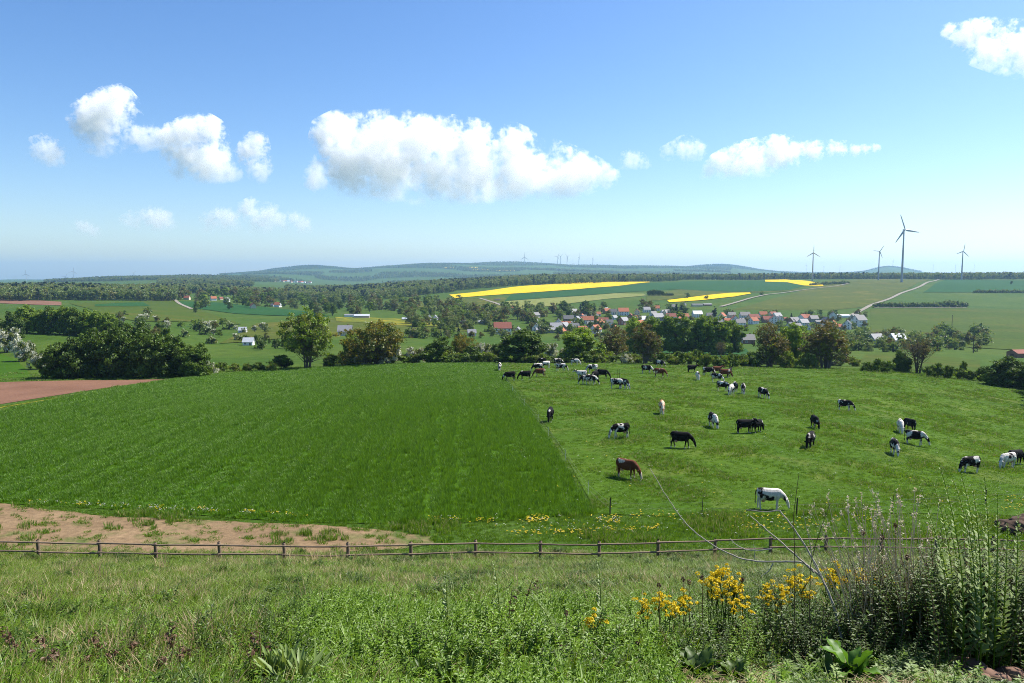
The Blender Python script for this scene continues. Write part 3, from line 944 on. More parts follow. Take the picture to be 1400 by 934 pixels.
_, n = forest('distant_woods', [([60, 150, 230, 330, 380], [3800, 3600, 3500, 3600, 3900], [4500, 4600, 4600, 4600, 4500])], 18.0, 8, 0.05, (0.8, 1.1)); cnt += n
_, n = forest('far_ridge_woods', [([300, 400, 480, 540, 620, 700, 800, 900, 1000, 1100, 1260], [7900, 7900, 8000, 7900, 7800, 8000, 8000, 8000, 8000, 8000, 8000], [8900] * 11)], 27.0, 9, 0.02, (0.8, 1.1)); cnt += n
_, n = forest('far_slope_woods', [([330, 430, 520, 620, 720, 820, 920, 1000], [4700] * 8, [7900] * 8)], 30.0, 10, 0.02, (0.9, 1.3), 0.15); cnt += n
print('forest trees', cnt)
# ------------------------------------------------------------------ houses
M_roof = {
 'orange': mat_plain('roof_tile_orange', (0.33, 0.115, 0.058), 0.8, 0.25, 1.2),
 'red-brown': mat_plain('roof_tile_red_brown', (0.22, 0.075, 0.050), 0.8, 0.25, 1.2),
 'dark grey': mat_plain('roof_slate_dark', (0.055, 0.058, 0.065), 0.6, 0.3, 1.2, 0.4),
 'grey': mat_plain('roof_fibre_grey', (0.20, 0.20, 0.21), 0.65, 0.2, 1.2, 0.4),
 'pale grey': mat_plain('roof_sheet_pale', (0.42, 0.44, 0.47), 0.5, 0.15, 1.0, 0.4),
}
M_wall = {
 'white': mat_plain('render_white', (0.78, 0.77, 0.74), 0.85, 0.08, 1.0),
 'cream': mat_plain('render_cream', (0.62, 0.54, 0.38), 0.85, 0.1, 1.0),
 'grey': mat_plain('render_grey', (0.36, 0.35, 0.33), 0.85, 0.15, 1.0),
 'brick': mat_plain('brick_brown', (0.27, 0.14, 0.09), 0.9, 0.2, 2.0),
}
M_glass = mat_plain('window_glass', (0.030, 0.036, 0.045), 0.12, 0.2, 1.0, 0.6)
M_frame = mat_plain('window_frame_white', (0.72, 0.72, 0.70), 0.5, 0.05)
M_door = mat_plain('door_brown', (0.10, 0.055, 0.030), 0.6, 0.2)

def box_vf(x0, x1, y0, y1, z0, z1):
    v = np.array([(x, y, z) for z in (z0, z1) for y in (y0, y1) for x in (x0, x1)], float)
    f = np.array([(0, 2, 3, 1), (4, 5, 7, 6), (0, 1, 5, 4), (2, 6, 7, 3), (0, 4, 6, 2), (1, 3, 7, 5)])
    return v, f

def house_meshes(L, W, hw, hr, tag_):
    """gabled house, ridge along x; base at z = 0"""
    l, w = L / 2, W / 2
    v = [(-l, -w, -2), (l, -w, -2), (l, w, -2), (-l, w, -2), (-l, -w, hw), (l, -w, hw), (l, w, hw), (-l, w, hw), (-l, 0, hw + hr), (l, 0, hw + hr)]
    f = [(0, 1, 5, 4), (2, 3, 7, 6), (1, 2, 6, 9, 5), (3, 0, 4, 8, 7), (4, 5, 9, 8), (6, 7, 8, 9)]
    wall = mesh_np(tag_ + '_wall', v, f)
    ov, th = 0.5, 0.25
    k = hr / w
    a = Acc()
    for s in (-1, 1):
        e = s * (w + ov)
        ze = hw - k * ov
        q = np.array([(-l - ov, e, ze + .06), (l + ov, e, ze + .06), (l + ov, 0, hw + hr + .06), (-l - ov, 0, hw + hr + .06),
                      (-l - ov, e, ze + .06 + th), (l + ov, e, ze + .06 + th), (l + ov, 0, hw + hr + .06 + th), (-l - ov, 0, hw + hr + .06 + th)])
        ff = np.array([(0, 1, 2, 3), (4, 7, 6, 5), (0, 4, 5, 1), (1, 5, 6, 2), (3, 2, 6, 7), (0, 3, 7, 4)])
        a.add(q, ff if s < 0 else ff[:, ::-1])
    roof = a.mesh(tag_ + '_roof', [])
    ch = Acc(); ch.add(*box_vf(-.35, .35, -.35, .35, hw + hr * .55, hw + hr + 1.0))
    chim = ch.mesh(tag_ + '_chimney', [M_wall['brick']])
    return dict(wall=wall, roof=roof, chimney=chim, L=L, W=W, hw=hw, hr=hr)

wa = Acc(); wa.add(*box_vf(-.55, .55, -.03, .06, -.75, .75))
WIN_P = wa.mesh('window_pane', [M_glass])
fa = Acc()
for b in (box_vf(-.70, -.55, -.06, .06, -.9, .9), box_vf(.55, .70, -.06, .06, -.9, .9), box_vf(-.55, .55, -.06, .06, .75, .9), box_vf(-.55, .55, -.06, .06, -.9, -.75), box_vf(-.04, .04, -.05, .06, -.75, .75)):
    fa.add(*b)
WIN_F = fa.mesh('window_frame', [M_frame])
da = Acc(); da.add(*box_vf(-.55, .55, -.05, .06, 0, 2.1))
DOOR = da.mesh('door', [M_door])
ga = Acc(); ga.add(*box_vf(-1.8, 1.8, -.05, .06, 0, 3.4))
BARN_DOOR = ga.mesh('barn_door', [M_door])

HM = {
 'a': house_meshes(11.0, 8.5, 4.6, 4.2, 'house'),
 'b': house_meshes(14.0, 9.5, 5.4, 4.6, 'big_house'),
 's': house_meshes(8.0, 6.5, 3.0, 3.2, 'small_house'),
 'h': house_meshes(26.0, 12.0, 4.2, 2.6, 'hall'),
 't': house_meshes(12.0, 9.5, 6.4, 4.6, 'tall_house'),
}
for d in HM.values():
    d['wall'].materials.append(M_wall['white'])
    d['roof'].materials.append(M_roof['orange'])

def house(px, py, typ, wall, roof, deg, label, scale=1.0, detail=True, depth=None, group=None, ymin=300):
    d = HM[typ]
    g = ground(px, py, ymin) if depth is None else at_depth(px, depth)
    name = 'barn' if typ == 'h' else 'house'
    o = empty(name, (g.x, g.y, g.z), R(deg), scale)
    tag(o, label, name, group)
    def part(nm, me, parent, loc=(0, 0, 0), rz=0.0, mt=None):
        p = obj(nm, me, parent, loc)
        p.rotation_euler = (0, 0, rz)
        if mt is not None:
            p.material_slots[0].link = 'OBJECT'
            p.material_slots[0].material = mt
        return p
    part('wall', d['wall'], o, mt=M_wall[wall])
    rf = part('roof', d['roof'], o, mt=M_roof[roof])
    if not detail:
        return o
    if typ != 'h':
        part('chimney', d['chimney'], rf, (d['L'] * .22, d['W'] * .12, 0))
    l, w = d['L'] / 2, d['W'] / 2
    zs = [1.7] + ([4.6] if d['hw'] > 5.5 else ([3.9] if d['hw'] > 4.5 else []))
    for s in (-1, 1):
        n = max(2, int(d['L'] // 3.2))
        for zi, zz in enumerate(zs):
            for k in range(n):
                x = -l + d['L'] * (k + .5) / n
                if typ == 'h':
                    continue
                if zi == 0 and k == n // 2:
                    part('door', DOOR, o, (x, s * (w + .0), 0.1), 0 if s < 0 else math.pi)
                    continue
                wn_ = part('window', WIN_F, o, (x, s * w, zz), 0 if s < 0 else math.pi)
                part('pane', WIN_P, wn_)
        gz = [1.7, 4.4] if d['hw'] < 6 else [1.7, 4.6, 7.4]
        for zz in gz:
            span = (d['hw'] + d['hr'] - zz) / d['hr'] * w if zz > d['hw'] else w
            for yy in ((-.45, .45) if span > w * .75 else ((-.16, .16) if span > 2.2 else (0,))):
                if typ == 'h':
                    continue
                wn_ = part('window', WIN_F, o, (s * l, yy * w, zz), -math.pi / 2 if s < 0 else math.pi / 2)
                part('pane', WIN_P, wn_)
        if typ == 'h':
            part('barn_door', BARN_DOOR, o, (s * l, 0, 0.05), -math.pi / 2 if s < 0 else math.pi / 2)
    return o

VILLAGE = [
 # px, py, type, wall, roof, angle, where
 (687, 457, 'b', 'white', 'red-brown', 5, 'at the near village edge above the wide dark tree', 1.25),
 (708, 456, 's', 'cream', 'grey', 80, 'beside the large red-brown roof at the village edge', 1.1),
 (733, 453, 'a', 'white', 'dark grey', 85, 'gable facing the pasture, next to the long grey roofs', 1.0),
 (746, 455, 'h', 'grey', 'grey', 4, 'low in the village behind the wide dark tree', .85),
 (760, 453, 'b', 'grey', 'grey', 10, 'joined to the long grey barn', 1.0),
 (768, 456, 's', 'brick', 'orange', 60, 'at the end of the long grey barn', 1.0),
 (774, 449, 'a', 'cream', 'orange', 0, 'behind the round fresh green tree', 1.0),
 (785, 452, 'a', 'brick', 'dark grey', 10, 'in the row above the round fresh green tree', 1.0),
 (796, 457, 'a', 'brick', 'orange', 30, 'peeping over the fresh green tree', 1.0),
 (814, 456, 'a', 'white', 'orange', 55, 'beside the brown budding tree', 1.1),
 (777, 441, 'b', 'brick', 'dark grey', 6, 'mid-village below a dark round tree', 1.0),
 (789, 441, 'a', 'grey', 'grey', 70, 'in the middle of the village beside the dark long roof', 1.0),
 (797, 438, 'a', 'white', 'dark grey', 12, 'below the pair of dark conifers', .9),
 (804, 443, 'b', 'white', 'orange', 0, 'broad roof in the middle of the village', 1.05),
 (820, 446, 'a', 'cream', 'orange', 35, 'beside the broad orange roof in the village middle', 1.0),
 (813, 438, 'a', 'brick', 'dark grey', 15, 'behind the broad orange roof', .95),
 (829, 428, 'a', 'white', 'grey', 60, 'at the upper village edge under the pale field', 1.0),
 (838, 430, 'a', 'white', 'dark grey', 0, 'upper village edge beside the grey gabled house', 1.0),
 (840, 437, 's', 'white', 'grey', 40, 'small, between taller roofs of the upper village', 1.0),
 (852, 431, 'b', 'white', 'orange', 5, 'largest bright roof of the upper village', 1.15),
 (862, 437, 'a', 'brick', 'red-brown', 75, 'below the largest bright roof of the upper village', 1.0),
 (871, 430, 'a', 'cream', 'orange', 80, 'gable end beside a dark garden tree', 1.0),
 (869, 441, 'a', 'white', 'dark grey', 88, 'white gable above the bright green tree row', 1.0),
 (880, 442, 'b', 'white', 'pale grey', 12, 'pale roof above the bright green tree row', 1.0),
 (884, 427, 'a', 'white', 'grey', 8, 'on the upper lane of the village', 1.0),
 (897, 425, 'a', 'white', 'orange', 0, 'highest bright roof on the upper lane', 1.0),
 (899, 439, 'b', 'grey', 'grey', 20, 'wide roof behind the bright green tree row', 1.1),
 (908, 431, 'a', 'white', 'dark grey', 30, 'on the upper lane near the dark firs', .95),
 (917, 438, 'b', 'white', 'red-brown', 4, 'long red roof behind the bright tree row', 1.0),
 (918, 423, 'a', 'grey', 'dark grey', 5, 'at the top lane below the small yellow field', 1.0),
 (934, 420, 'a', 'white', 'dark grey', 65, 'gable at the top lane below the small yellow field', 1.05),
 (936, 437, 'a', 'white', 'orange', 15, 'over the bright tree row near the poplar', 1.0),
 (953, 434, 'b', 'white', 'pale grey', 8, 'sunlit pale roof between red roofs', 1.0),
 (953, 419, 'h', 'cream', 'dark grey', 5, 'under the small yellow field', .75),
 (967, 418, 'h', 'brick', 'grey', 8, 'end of the farm under the small yellow field', .6),
 (971, 436, 'a', 'white', 'dark grey', 0, 'beside the slim dark poplar', 1.0),
 (987, 437, 'b', 'white', 'orange', 60, 'past the slim dark poplar', 1.0),
 (994, 442, 's', 'white', 'orange', 10, 'low in front past the slim dark poplar', 1.1),
 (1000, 435, 'a', 'cream', 'dark grey', 5, 'behind the pair of red roofs past the poplar', 1.0),
 (1004, 440, 'a', 'white', 'red-brown', 85, 'white gable in the eastern row of the village', 1.0),
 (1018, 436, 'b', 'white', 'dark grey', 3, 'behind the white gable in the eastern row', 1.0),
 (1030, 440, 'b', 'cream', 'red-brown', 15, 'wide brown-red roof in the eastern row', 1.05),
 (1043, 434, 'a', 'white', 'orange', 0, 'above the wide brown-red roof of the eastern row', 1.0),
 (1048, 441, 'a', 'brick', 'red-brown', 5, 'beside the wide brown-red roof of the eastern row', 1.0),
 (1057, 442, 't', 'white', 'red-brown', 80, 'tall white front with steep gable', .95),
 (1066, 441, 't', 'white', 'grey', 75, 'tall white front next to the tall steep gable', .85),
 (1080, 451, 'a', 'white', 'dark grey', 50, 'in front near the widest brown tree', 1.0),
 (1090, 449, 's', 'white', 'dark grey', 10, 'small, beside the white house near the widest brown tree', 1.0),
 (1098, 446, 'a', 'white', 'grey', 20, 'bluish grey roof near the lane end', 1.05),
 (1100, 439, 'b', 'white', 'orange', 4, 'tan-orange roof under the open meadow', .95),
 (1104, 451, 's', 'white', 'dark grey', 70, 'small white gable near the widest brown tree', 1.1),
 (1112, 440, 'a', 'grey', 'dark grey', 8, 'under the lone round tree at the meadow edge', 1.0),
 (1124, 443, 'h', 'grey', 'dark grey', 3, 'in the eastern row near the lane', .75),
 (1139, 436, 'b', 'white', 'dark grey', 70, 'white gable beside the farm lane', 1.0),
 (1152, 434, 'h', 'white', 'pale grey', 8, 'pale sheet roof beside the farm lane', .7),
 (1139, 448, 'a', 'white', 'orange', 60, 'beside the last white houses of the village', 1.0),
 (1147, 450, 's', 'cream', 'orange', 10, 'cream-coloured, before the last white houses', 1.0),
 (1158, 450, 't', 'white', 'dark grey', 60, 'second last white house at the village end', 1.0),
 (1174, 446, 't', 'white', 'dark grey', 25, 'largest white house at the village end by the lane', 1.3),
 (1169, 438, 'a', 'white', 'dark grey', 15, 'behind the largest white house at the village end', 1.0),
 (495, 435, 'h', 'grey', 'pale grey', 4, 'on the far side of the valley meadow', .8),
 (478, 433, 'h', 'white', 'grey', 8, 'beside the long pale barn beyond the valley meadow', .55),
 (557, 438, 'h', 'white', 'pale grey', 4, 'between garden trees beyond the dandelion meadow', .55),
 (586, 439, 'a', 'white', 'dark grey', 85, 'first of the white gables past the dandelion meadow', .9),
 (595, 439, 'a', 'white', 'grey', 88, 'middle white gable past the dandelion meadow', .9),
 (612, 440, 'a', 'white', 'dark grey', 70, 'last white gable before the dark hall', 1.0),
 (628, 443, 'h', 'brick', 'dark grey', 2, 'dark, beside the white gables', .75),
 (660, 442, 'h', 'grey', 'pale grey', 6, 'bluish pale roof among garden trees', .6),
 (698, 424, 's', 'white', 'orange', 0, 'lone bright roof under the pale field', 1.3),
 (680, 411, 'h', 'brick', 'dark grey', 3, 'alone by the dark green field', .5),
]
WT = {'white': 'white-walled', 'cream': 'cream-walled', 'grey': 'grey-walled', 'brick': 'brick'}
for (px, py, t, w, rf, dg, where, sc_) in VILLAGE:
    big = 'barn' if t == 'h' else 'house'
    house(px, py, t, w, rf, dg, '%s %s with %s roof, %s' % (WT[w], big, rf, where), sc_ * .72)
rv = random.Random(12)
for i in range(44):                       # the roofs between them
    px = rv.uniform(725, 935) if i < 26 else rv.uniform(945, 1160)
    py = rv.uniform(428, 452) if i < 26 else rv.uniform(433, 448)
    w, rf_ = rv.choice(['white', 'white', 'cream', 'brick']), rv.choice(['orange', 'red-brown', 'dark grey', 'grey', 'dark grey'])
    part_ = 'upper village' if i < 26 else 'eastern row'
    house(px, py, rv.choice(['a', 's', 'a', 'b']), w, rf_, rv.uniform(0, 90), '%s house with %s roof packed between the roofs of the %s' % (WT[w], rf_, part_), rv.uniform(.6, .8), True, None, '%s houses with %s roof in the %s' % (WT[w], rf_, part_))
house(472, 459, 's', 'cream', 'grey', 5, 'low cream cottage glimpsed between the airy tree and the rust-tinted tree', 1.0, True, None, None, 250)
house(645, 459, 's', 'white', 'grey', 10, 'small white shed with grey roof in the orchard meadow', .7, True, None, None, 250)
house(1197, 470, 's', 'grey', 'grey', 20, 'grey tumbledown cottage among bushes beside the white cottage', 1.0, True, None, None, 250)
house(1226, 471, 's', 'white', 'pale grey', 15, 'pale cottage with worn roof among bushes by the pasture slope', 1.1, True, None, None, 250)
house(1402, 489, 'h', 'brick', 'red-brown', 8, 'red-roofed barn behind the large dark tree at the shaded corner', .55, True, None, None, 225)
house(1022, 470, 's', 'brick', 'dark grey', 4, 'dark wooden shed between bright tree row and brown budding tree', .9, True, None, None, 250)
house(340, 472, 's', 'white', 'pale grey', 4, 'white low shed roof in the orchard on the valley meadow', .6, True, None, None, 250)
house(332, 455, 's', 'white', 'pale grey', 4, 'white flat shed among trees above the orchard', .6, True, None, None, 250)
for i, (px, py) in enumerate([(256, 410), (279, 411), (292, 411), (302, 410), (310, 413), (340, 417), (346, 422), (374, 419), (380, 420)]):
    house(px, py, 's' if i % 2 else 'a', 'white' if i % 3 else 'cream', ('red-brown', 'grey', 'orange')[i % 3], 20 * i, 'small house of the hillside hamlet among trees, above the dark crop field', .8, False, None, 'houses of the hillside hamlet', 700)
for i in range(22):
    px = 354 + (i * 3.7) % 74
    house(px, 0, 'b', 'white' if i % 3 else 'cream', ('red-brown', 'orange', 'grey')[i % 3], 37 * i, 'tiny pale house of the far village in the hazy valley', 1.1, False, 3900 + (i * 211) % 600, 'houses of the far village in the haze', 700)

# ------------------------------------------------------------------ trees among the houses and in the valley
GV = 'garden trees between the village houses'
r_ = random.Random(5)
KADJ = {'g0': 'grey-green', 'g1': 'fresh green', 'g2': 'olive-brown', 'g3': 'dark green', 'w0': 'white-blossoming', 'b0': 'low round'}
def zone(n, poly, kinds, hp, label, group, cat='tree', name='garden_tree'):
    """n trees scattered in a photo quadrilateral (x0, x1, top row, bottom row)"""
    x0, x1, y0, y1 = poly
    for i in range(n):
        px, py = r_.uniform(x0, x1), r_.uniform(y0, y1)
        k = r_.choice(kinds)
        lb, nm, ct = KADJ[k] + ' ' + label, name, cat
        if k == 'b0':
            lb, nm, ct = lb.replace(' tree ', ' bush '), name.replace('_tree', '_bush'), 'bush'
        far_tree(k, nm, px, py, r_.uniform(*hp) * 1.2, lb, ct, KADJ[k] + ' ' + group, r_.uniform(.9, 1.3))
zone(80, (560, 730, 428, 448), ['g0', 'g0', 'g2', 'g1'], (9, 15), 'loose garden tree at the leafy western end of the village', 'garden trees at the western village end')
zone(26, (640, 760, 424, 436), ['g0', 'g2', 'g1'], (9, 14), 'garden tree standing under the pale field', 'garden trees under the pale field')
zone(30, (560, 700, 448, 466), ['g0', 'g2', 'g1', 'b0'], (6, 12), 'small tree in the orchard meadow before the village', 'orchard trees before the village')
zone(90, (720, 945, 422, 455), ['g0', 'g1', 'g3', 'g2'], (7, 12), 'garden tree between the houses of the upper village', GV)
zone(60, (945, 1185, 430, 455), ['g0', 'g1', 'g2', 'b0'], (5, 9), 'garden tree between the houses of the eastern row', 'garden trees in the eastern row')
zone(56, (690, 1010, 451, 466), ['g0', 'g2', 'b0'], (7, 12), 'bushy tree between the near village houses and the pasture trees', 'trees at the near village edge')
zone(64, (1160, 1345, 458, 482), ['b0', 'g0', 'g2', 'b0'], (9, 15), 'shrub in the wild hedge below the pasture slope', 'bushes of the wild hedge below the pasture slope', 'bush', 'hedge_bush')
zone(60, (400, 640, 416, 433), ['g0', 'g2', 'g1', 'g3'], (9, 15), 'valley tree in the belt along the valley bottom', 'trees of the valley bottom belt', name='valley_tree')
zone(56, (245, 420, 404, 424), ['g0', 'g2', 'g1', 'g3'], (8, 13), 'hamlet tree around the hillside hamlet above the dark crop field', 'trees around the hillside hamlet', name='hamlet_tree')
zone(18, (160, 215, 427, 443), ['b0', 'b0', 'g2', 'w0'], (5, 9), 'shrub in the scrub on the slope beside the round green grove', 'scrub on the slope beside the grove', 'bush', 'scrub_bush')
zone(24, (180, 300, 446, 462), ['b0', 'g1', 'w0', 'g2'], (7, 12), 'shrub in the scrub behind the dark tree clump', 'scrub behind the dark tree clump', 'bush', 'scrub_bush')
zone(22, (285, 375, 446, 472), ['g1', 'w0', 'g0', 'b0', 'g3'], (6, 10), 'fruit tree in the valley orchard near the white sheds', 'fruit trees of the valley orchard', name='fruit_tree')
zone(16, (350, 420, 468, 480), ['g3', 'b0', 'g3'], (8, 12), 'hedge tree growing behind the tall airy tree', 'hedge trees behind the tall airy tree', name='hedge_tree')
for px, py, h, k, lb in [(721, 436, 0, None, None), (768, 429, 16, 'g3', 'dark round tree on the pale field edge above the village'), (775, 429, 15, 'g3', 'dark round tree beside its twin on the pale field edge'),
                         (793, 428, 13, 'c0', 'dark fir behind the village roofs, near the dark round twins'), (801, 434, 17, 'g3', 'broad dark tree in the village middle'), (812, 435, 16, 'c0', 'dark fir beside the broad dark tree in the village middle'),
                         (925, 432, 17, 'c0', 'dark fir in the firs above the long red roof'), (932, 432, 15, 'c0', 'dark fir beside the other fir above the long red roof'), (977, 437, 20, 'p0', 'slim dark poplar rising over the village roofs'),
                         (1121, 431, 8, 'g1', 'lone round tree at the meadow edge above the village'), (1082, 437, 9, 'c0', 'small pointed conifer in the eastern village row'),
                         (576, 459, 10, 'g3', 'round dark tree alone on the dandelion meadow'), (603, 460, 9, 'c0', 'small cone-shaped tree on the orchard meadow'), (627, 458, 13, 'p0', 'column-shaped tree on the orchard meadow'), (618, 457, 13, 'g3', 'round dark tree on the orchard meadow near the column-shaped one'),
                         (268, 428, 9, 'g3', 'lone dark tree beside the meadow path'), (940, 408, 8, 'g3', 'dark tree at the corner of the small yellow field'), (966, 409, 5, 'b0', 'round bush at the small yellow field'),
                         (1041, 404, 5, 'b0', 'lone dark bush beside the village lane'), (1383, 389, 5, 'g3', 'lone dot-like tree high on the blue-green crop')]:
    if k:
        far_tree(k, {'c0': 'conifer', 'p0': 'poplar', 'b0': 'bush'}.get(k, 'round_tree'), px, py, h, lb, 'bush' if k == 'b0' else 'tree', None, 1.15)
for i in range(16):
    px = 886 + i * 2.2
    far_tree('g3' if i < 10 else 'b0', 'copse_tree', px, 404.5, 9 - abs(i - 4) * .45 if i < 10 else 4, 'dark tree of the small copse in the middle of the green fields', 'tree', 'trees of the copse in the fields')
for i in range(42):
    px = 1196 + i * 3.05
    far_tree(('b0', 'g3', 'g1', 'b0')[i % 4], 'hedge_tree', px, 420.5, 5.5 + 3.0 * math.exp(-((px - 1300) / 14) ** 2) + (i * 7 % 5) * .5, 'dark bush of the long hedge beside the farm lane', 'bush', 'long hedge beside the farm lane', 1.2)
for i in range(26):
    px = 1332 + i * 3.2
    far_tree('b0', 'hedge_tree', px, 400.5, 3 + (i * 7 % 5) * .5, 'low bush of the high hedge on the blue-green crop', 'bush', 'high hedge on the blue-green crop', 1.3)
for i in range(18):
    far_tree('b0', 'hedge_tree', 1108 + i * 3, 390.5 - i * .15, 3 + (i * 5 % 4) * .6, 'low bush of the hedge at the end of the ridge rapeseed', 'bush', 'hedge at the ridge rapeseed', 1.3)

# ------------------------------------------------------------------ wind turbines
M_turb = mat_plain('turbine_grey', (0.34, 0.34, 0.35), 0.45, 0.05, 0.1, 0.4)
def turbine_meshes():
    t = Acc(); v, f = tube([(0, 0, z) for z in np.linspace(-3, 100, 12)], np.linspace(2.7, 1.25, 12), 14); t.add(v, f)
    tower = t.mesh('tower', [M_turb], True)
    bm = bmesh.new()
    bmesh.ops.create_uvsphere(bm, u_segments=14, v_segments=10, radius=1.0)
    for q in bm.verts:
        q.co.x *= 2.3; q.co.z *= 2.4
        q.co.y = q.co.y * 5.0 + 1.6
    nac = bpy.data.meshes.new('nacelle'); bm.to_mesh(nac); bm.free(); nac.materials.append(M_turb)
    bm = bmesh.new()
    bmesh.ops.create_uvsphere(bm, u_segments=12, v_segments=8, radius=1.0)
    for q in bm.verts:
        q.co.x *= 1.6; q.co.z *= 1.6; q.co.y *= 2.2
    hub = bpy.data.meshes.new('hub'); bm.to_mesh(hub); bm.free(); hub.materials.append(M_turb)
    # blade along +z: chord swells then tapers, twisted
    V, Fc = [], []
    secs = [(0, 2.6, 2.2), (3, 3.0, 2.2), (8, 6.0, 2.0), (14, 5.6, 1.8), (25, 4.6, 1.5), (36, 3.6, 1.2), (46, 2.6, .9), (50, 1.0, .4)]
    for (z, c, th) in secs:
        tw = math.radians(18 * (1 - z / 50))
        for a in range(8):
            an = a * math.pi / 4
            x, y = math.cos(an) * c / 2 + c * .12, math.sin(an) * th / 2
            V.append((x * math.cos(tw) - y * math.sin(tw), x * math.sin(tw) + y * math.cos(tw), z))
    for i in range(len(secs) - 1):
        for a in range(8):
            Fc.append((i * 8 + a, i * 8 + (a + 1) % 8, (i + 1) * 8 + (a + 1) % 8, (i + 1) * 8 + a))
    Fc.append(tuple(range((len(secs) - 1) * 8, len(secs) * 8)))
    blade = mesh_np('blade', V, Fc, [M_turb], True)
    return tower, nac, hub, blade
TM = turbine_meshes()

def turbine(g, hub_h, blade_l, yaw, spin, label, group=None):
    """hub_h and blade_l in metres"""
    o = empty('wind_turbine', g, R(yaw))
    tag(o, label, 'wind turbine', group)
    s = hub_h / 100.0
    k = blade_l / 50.0
    t = obj('tower', TM[0], o); t.scale = (k ** .5 * 1.15, k ** .5 * 1.15, s)
    n = obj('nacelle', TM[1], o, (0, 0, hub_h + 1.4 * k)); n.scale = (k, k, k)
    h = obj('hub', TM[2], o, (0, -4.8 * k, hub_h + 1.4 * k)); h.scale = (k, k, k)
    for b in range(3):
        q = obj('blade', TM[3], h)
        q.rotation_euler = (0, R(spin + 120 * b), 0)
    return o

def turb_px(px, py_base, py_hub, blade_px, depth, yaw, spin, label, group=None):
    g = at_depth(px, depth)
    if py_base:
        pass
    hub_z = ray(px, py_hub)[1] * depth
    return turbine((g.x, g.y, g.z), hub_z - g.z, blade_px / F * depth, yaw, spin, label, group)
turb_px(1232, 380, 315, 22, 1580, 10, -22, 'tallest white wind turbine, standing at the top of the farm lane')
turb_px(1110, 380, 346, 10.5, 1760, 5, 0, 'small wind turbine with one blade straight up, near the ridge rapeseed')
turb_px(1200, 380, 344, 10, 1780, 8, 35, 'small wind turbine next to the tallest one, by the farm lane top')
turb_px(1313.5, 381, 344, 11, 1790, 8, 10, 'small wind turbine alone above the blue-green crop')
GT = 'tiny wind turbines along the hazy far ridge'
for i, (px, hub, bl, sp) in enumerate([(717, 352, 7, 0), (739, 361, 7, 20), (762, 351, 6, 30), (766, 351, 6, 50), (775, 351.5, 7, 62), (783, 361, 6, 90), (791, 352.5, 7, 10), (810, 354, 6, 40)]):
    turb_px(px, 0, hub, bl, 8200 + (i * 331) % 600, 20 + i * 9, sp, 'tiny white wind turbine on the hazy ridge under the long cloud', GT)
for i, (px, hub, bl, sp) in enumerate([(37, 375, 6, 0), (91, 378, 5, 25), (101.5, 371, 6, 10), (184, 373, 4, 50), (309, 372.5, 4, 15), (335, 373, 3, 0)]):
    turb_px(px, 0, hub, bl, 7000 + i * 300, 20 + i * 9, sp, 'tiny wind turbine in the haze above the wooded hills', 'tiny wind turbines above the wooded hills')
for i, (px, hub, bl, sp) in enumerate([(1101, 363, 3, 0), (1125, 364, 3, 20), (1147, 364, 3, 40), (1219, 357, 4, 10), (1274, 363, 3, 60), (1304.5, 363, 3, 30), (1330, 363.5, 3, 15)]):
    turb_px(px, 0, hub, bl, 9000 + i * 200, 20 + i * 9, sp, 'faint tiny wind turbine behind the forest on the skyline', 'faint wind turbines behind the skyline forest')

# ------------------------------------------------------------------ power poles on the pasture slope
M_pole = mat_plain('pole_timber', (0.075, 0.060, 0.045), 0.9, 0.3, 2.0)
def pole(px, py, h, lb):
    g = ground(px, py, 250)
    o = empty('power_pole', g, 0.4)
    tag(o, lb, 'power pole')
    a = Acc(); a.add(*tube([(0, 0, -.5), (0, 0, h / 2), (0, 0, h)], [.24, .21, .16], 8)); obj('mast', a.mesh('mast', [M_pole], True), o)
    a = Acc(); a.add(*box_vf(-1.1, 1.1, -.08, .08, h - .7, h - .5)); obj('crossarm', a.mesh('crossarm', [M_pole]), o)
    for x in (-.9, 0, .9):
        a = Acc(); a.add(*tube([(x, 0, h - .49), (x, 0, h - .3), (x, 0, h - .2)], [.05, .07, .03], 6)); obj('insulator', a.mesh('insulator', [M_frame]), o)
pole(1301.5, 446, 10.5, 'dark wooden power pole standing alone on the open pasture slope')
pole(1330.5, 483, 9.5, 'dark wooden power pole rising from the wild hedge below the pasture slope')
# ------------------------------------------------------------------ cows
def ring_loft(a, secs, n=12):
    """secs: (x, y, z, ry, rz) rings across the x axis"""
    V, Fc = [], []
    for (x, y, z, ry, rz) in secs:
        for k in range(n):
            t = 2 * math.pi * k / n
            V.append((x, y + math.cos(t) * ry, z + math.sin(t) * rz))
    for i in range(len(secs) - 1):
        for k in range(n):
            Fc.append((i * n + k, i * n + (k + 1) % n, (i + 1) * n + (k + 1) % n, (i + 1) * n + k))
    a.append((V, Fc, [tuple(range(n))[::-1], tuple(range((len(secs) - 1) * n, len(secs) * n))]))

def limb(a, pts, rad, n=8):
    v, f = tube(pts, rad, n)
    m = len(pts)
    a.append((v, [tuple(q) for q in f], [tuple(range(n))[::-1], tuple(range((m - 1) * n, m * n))]))

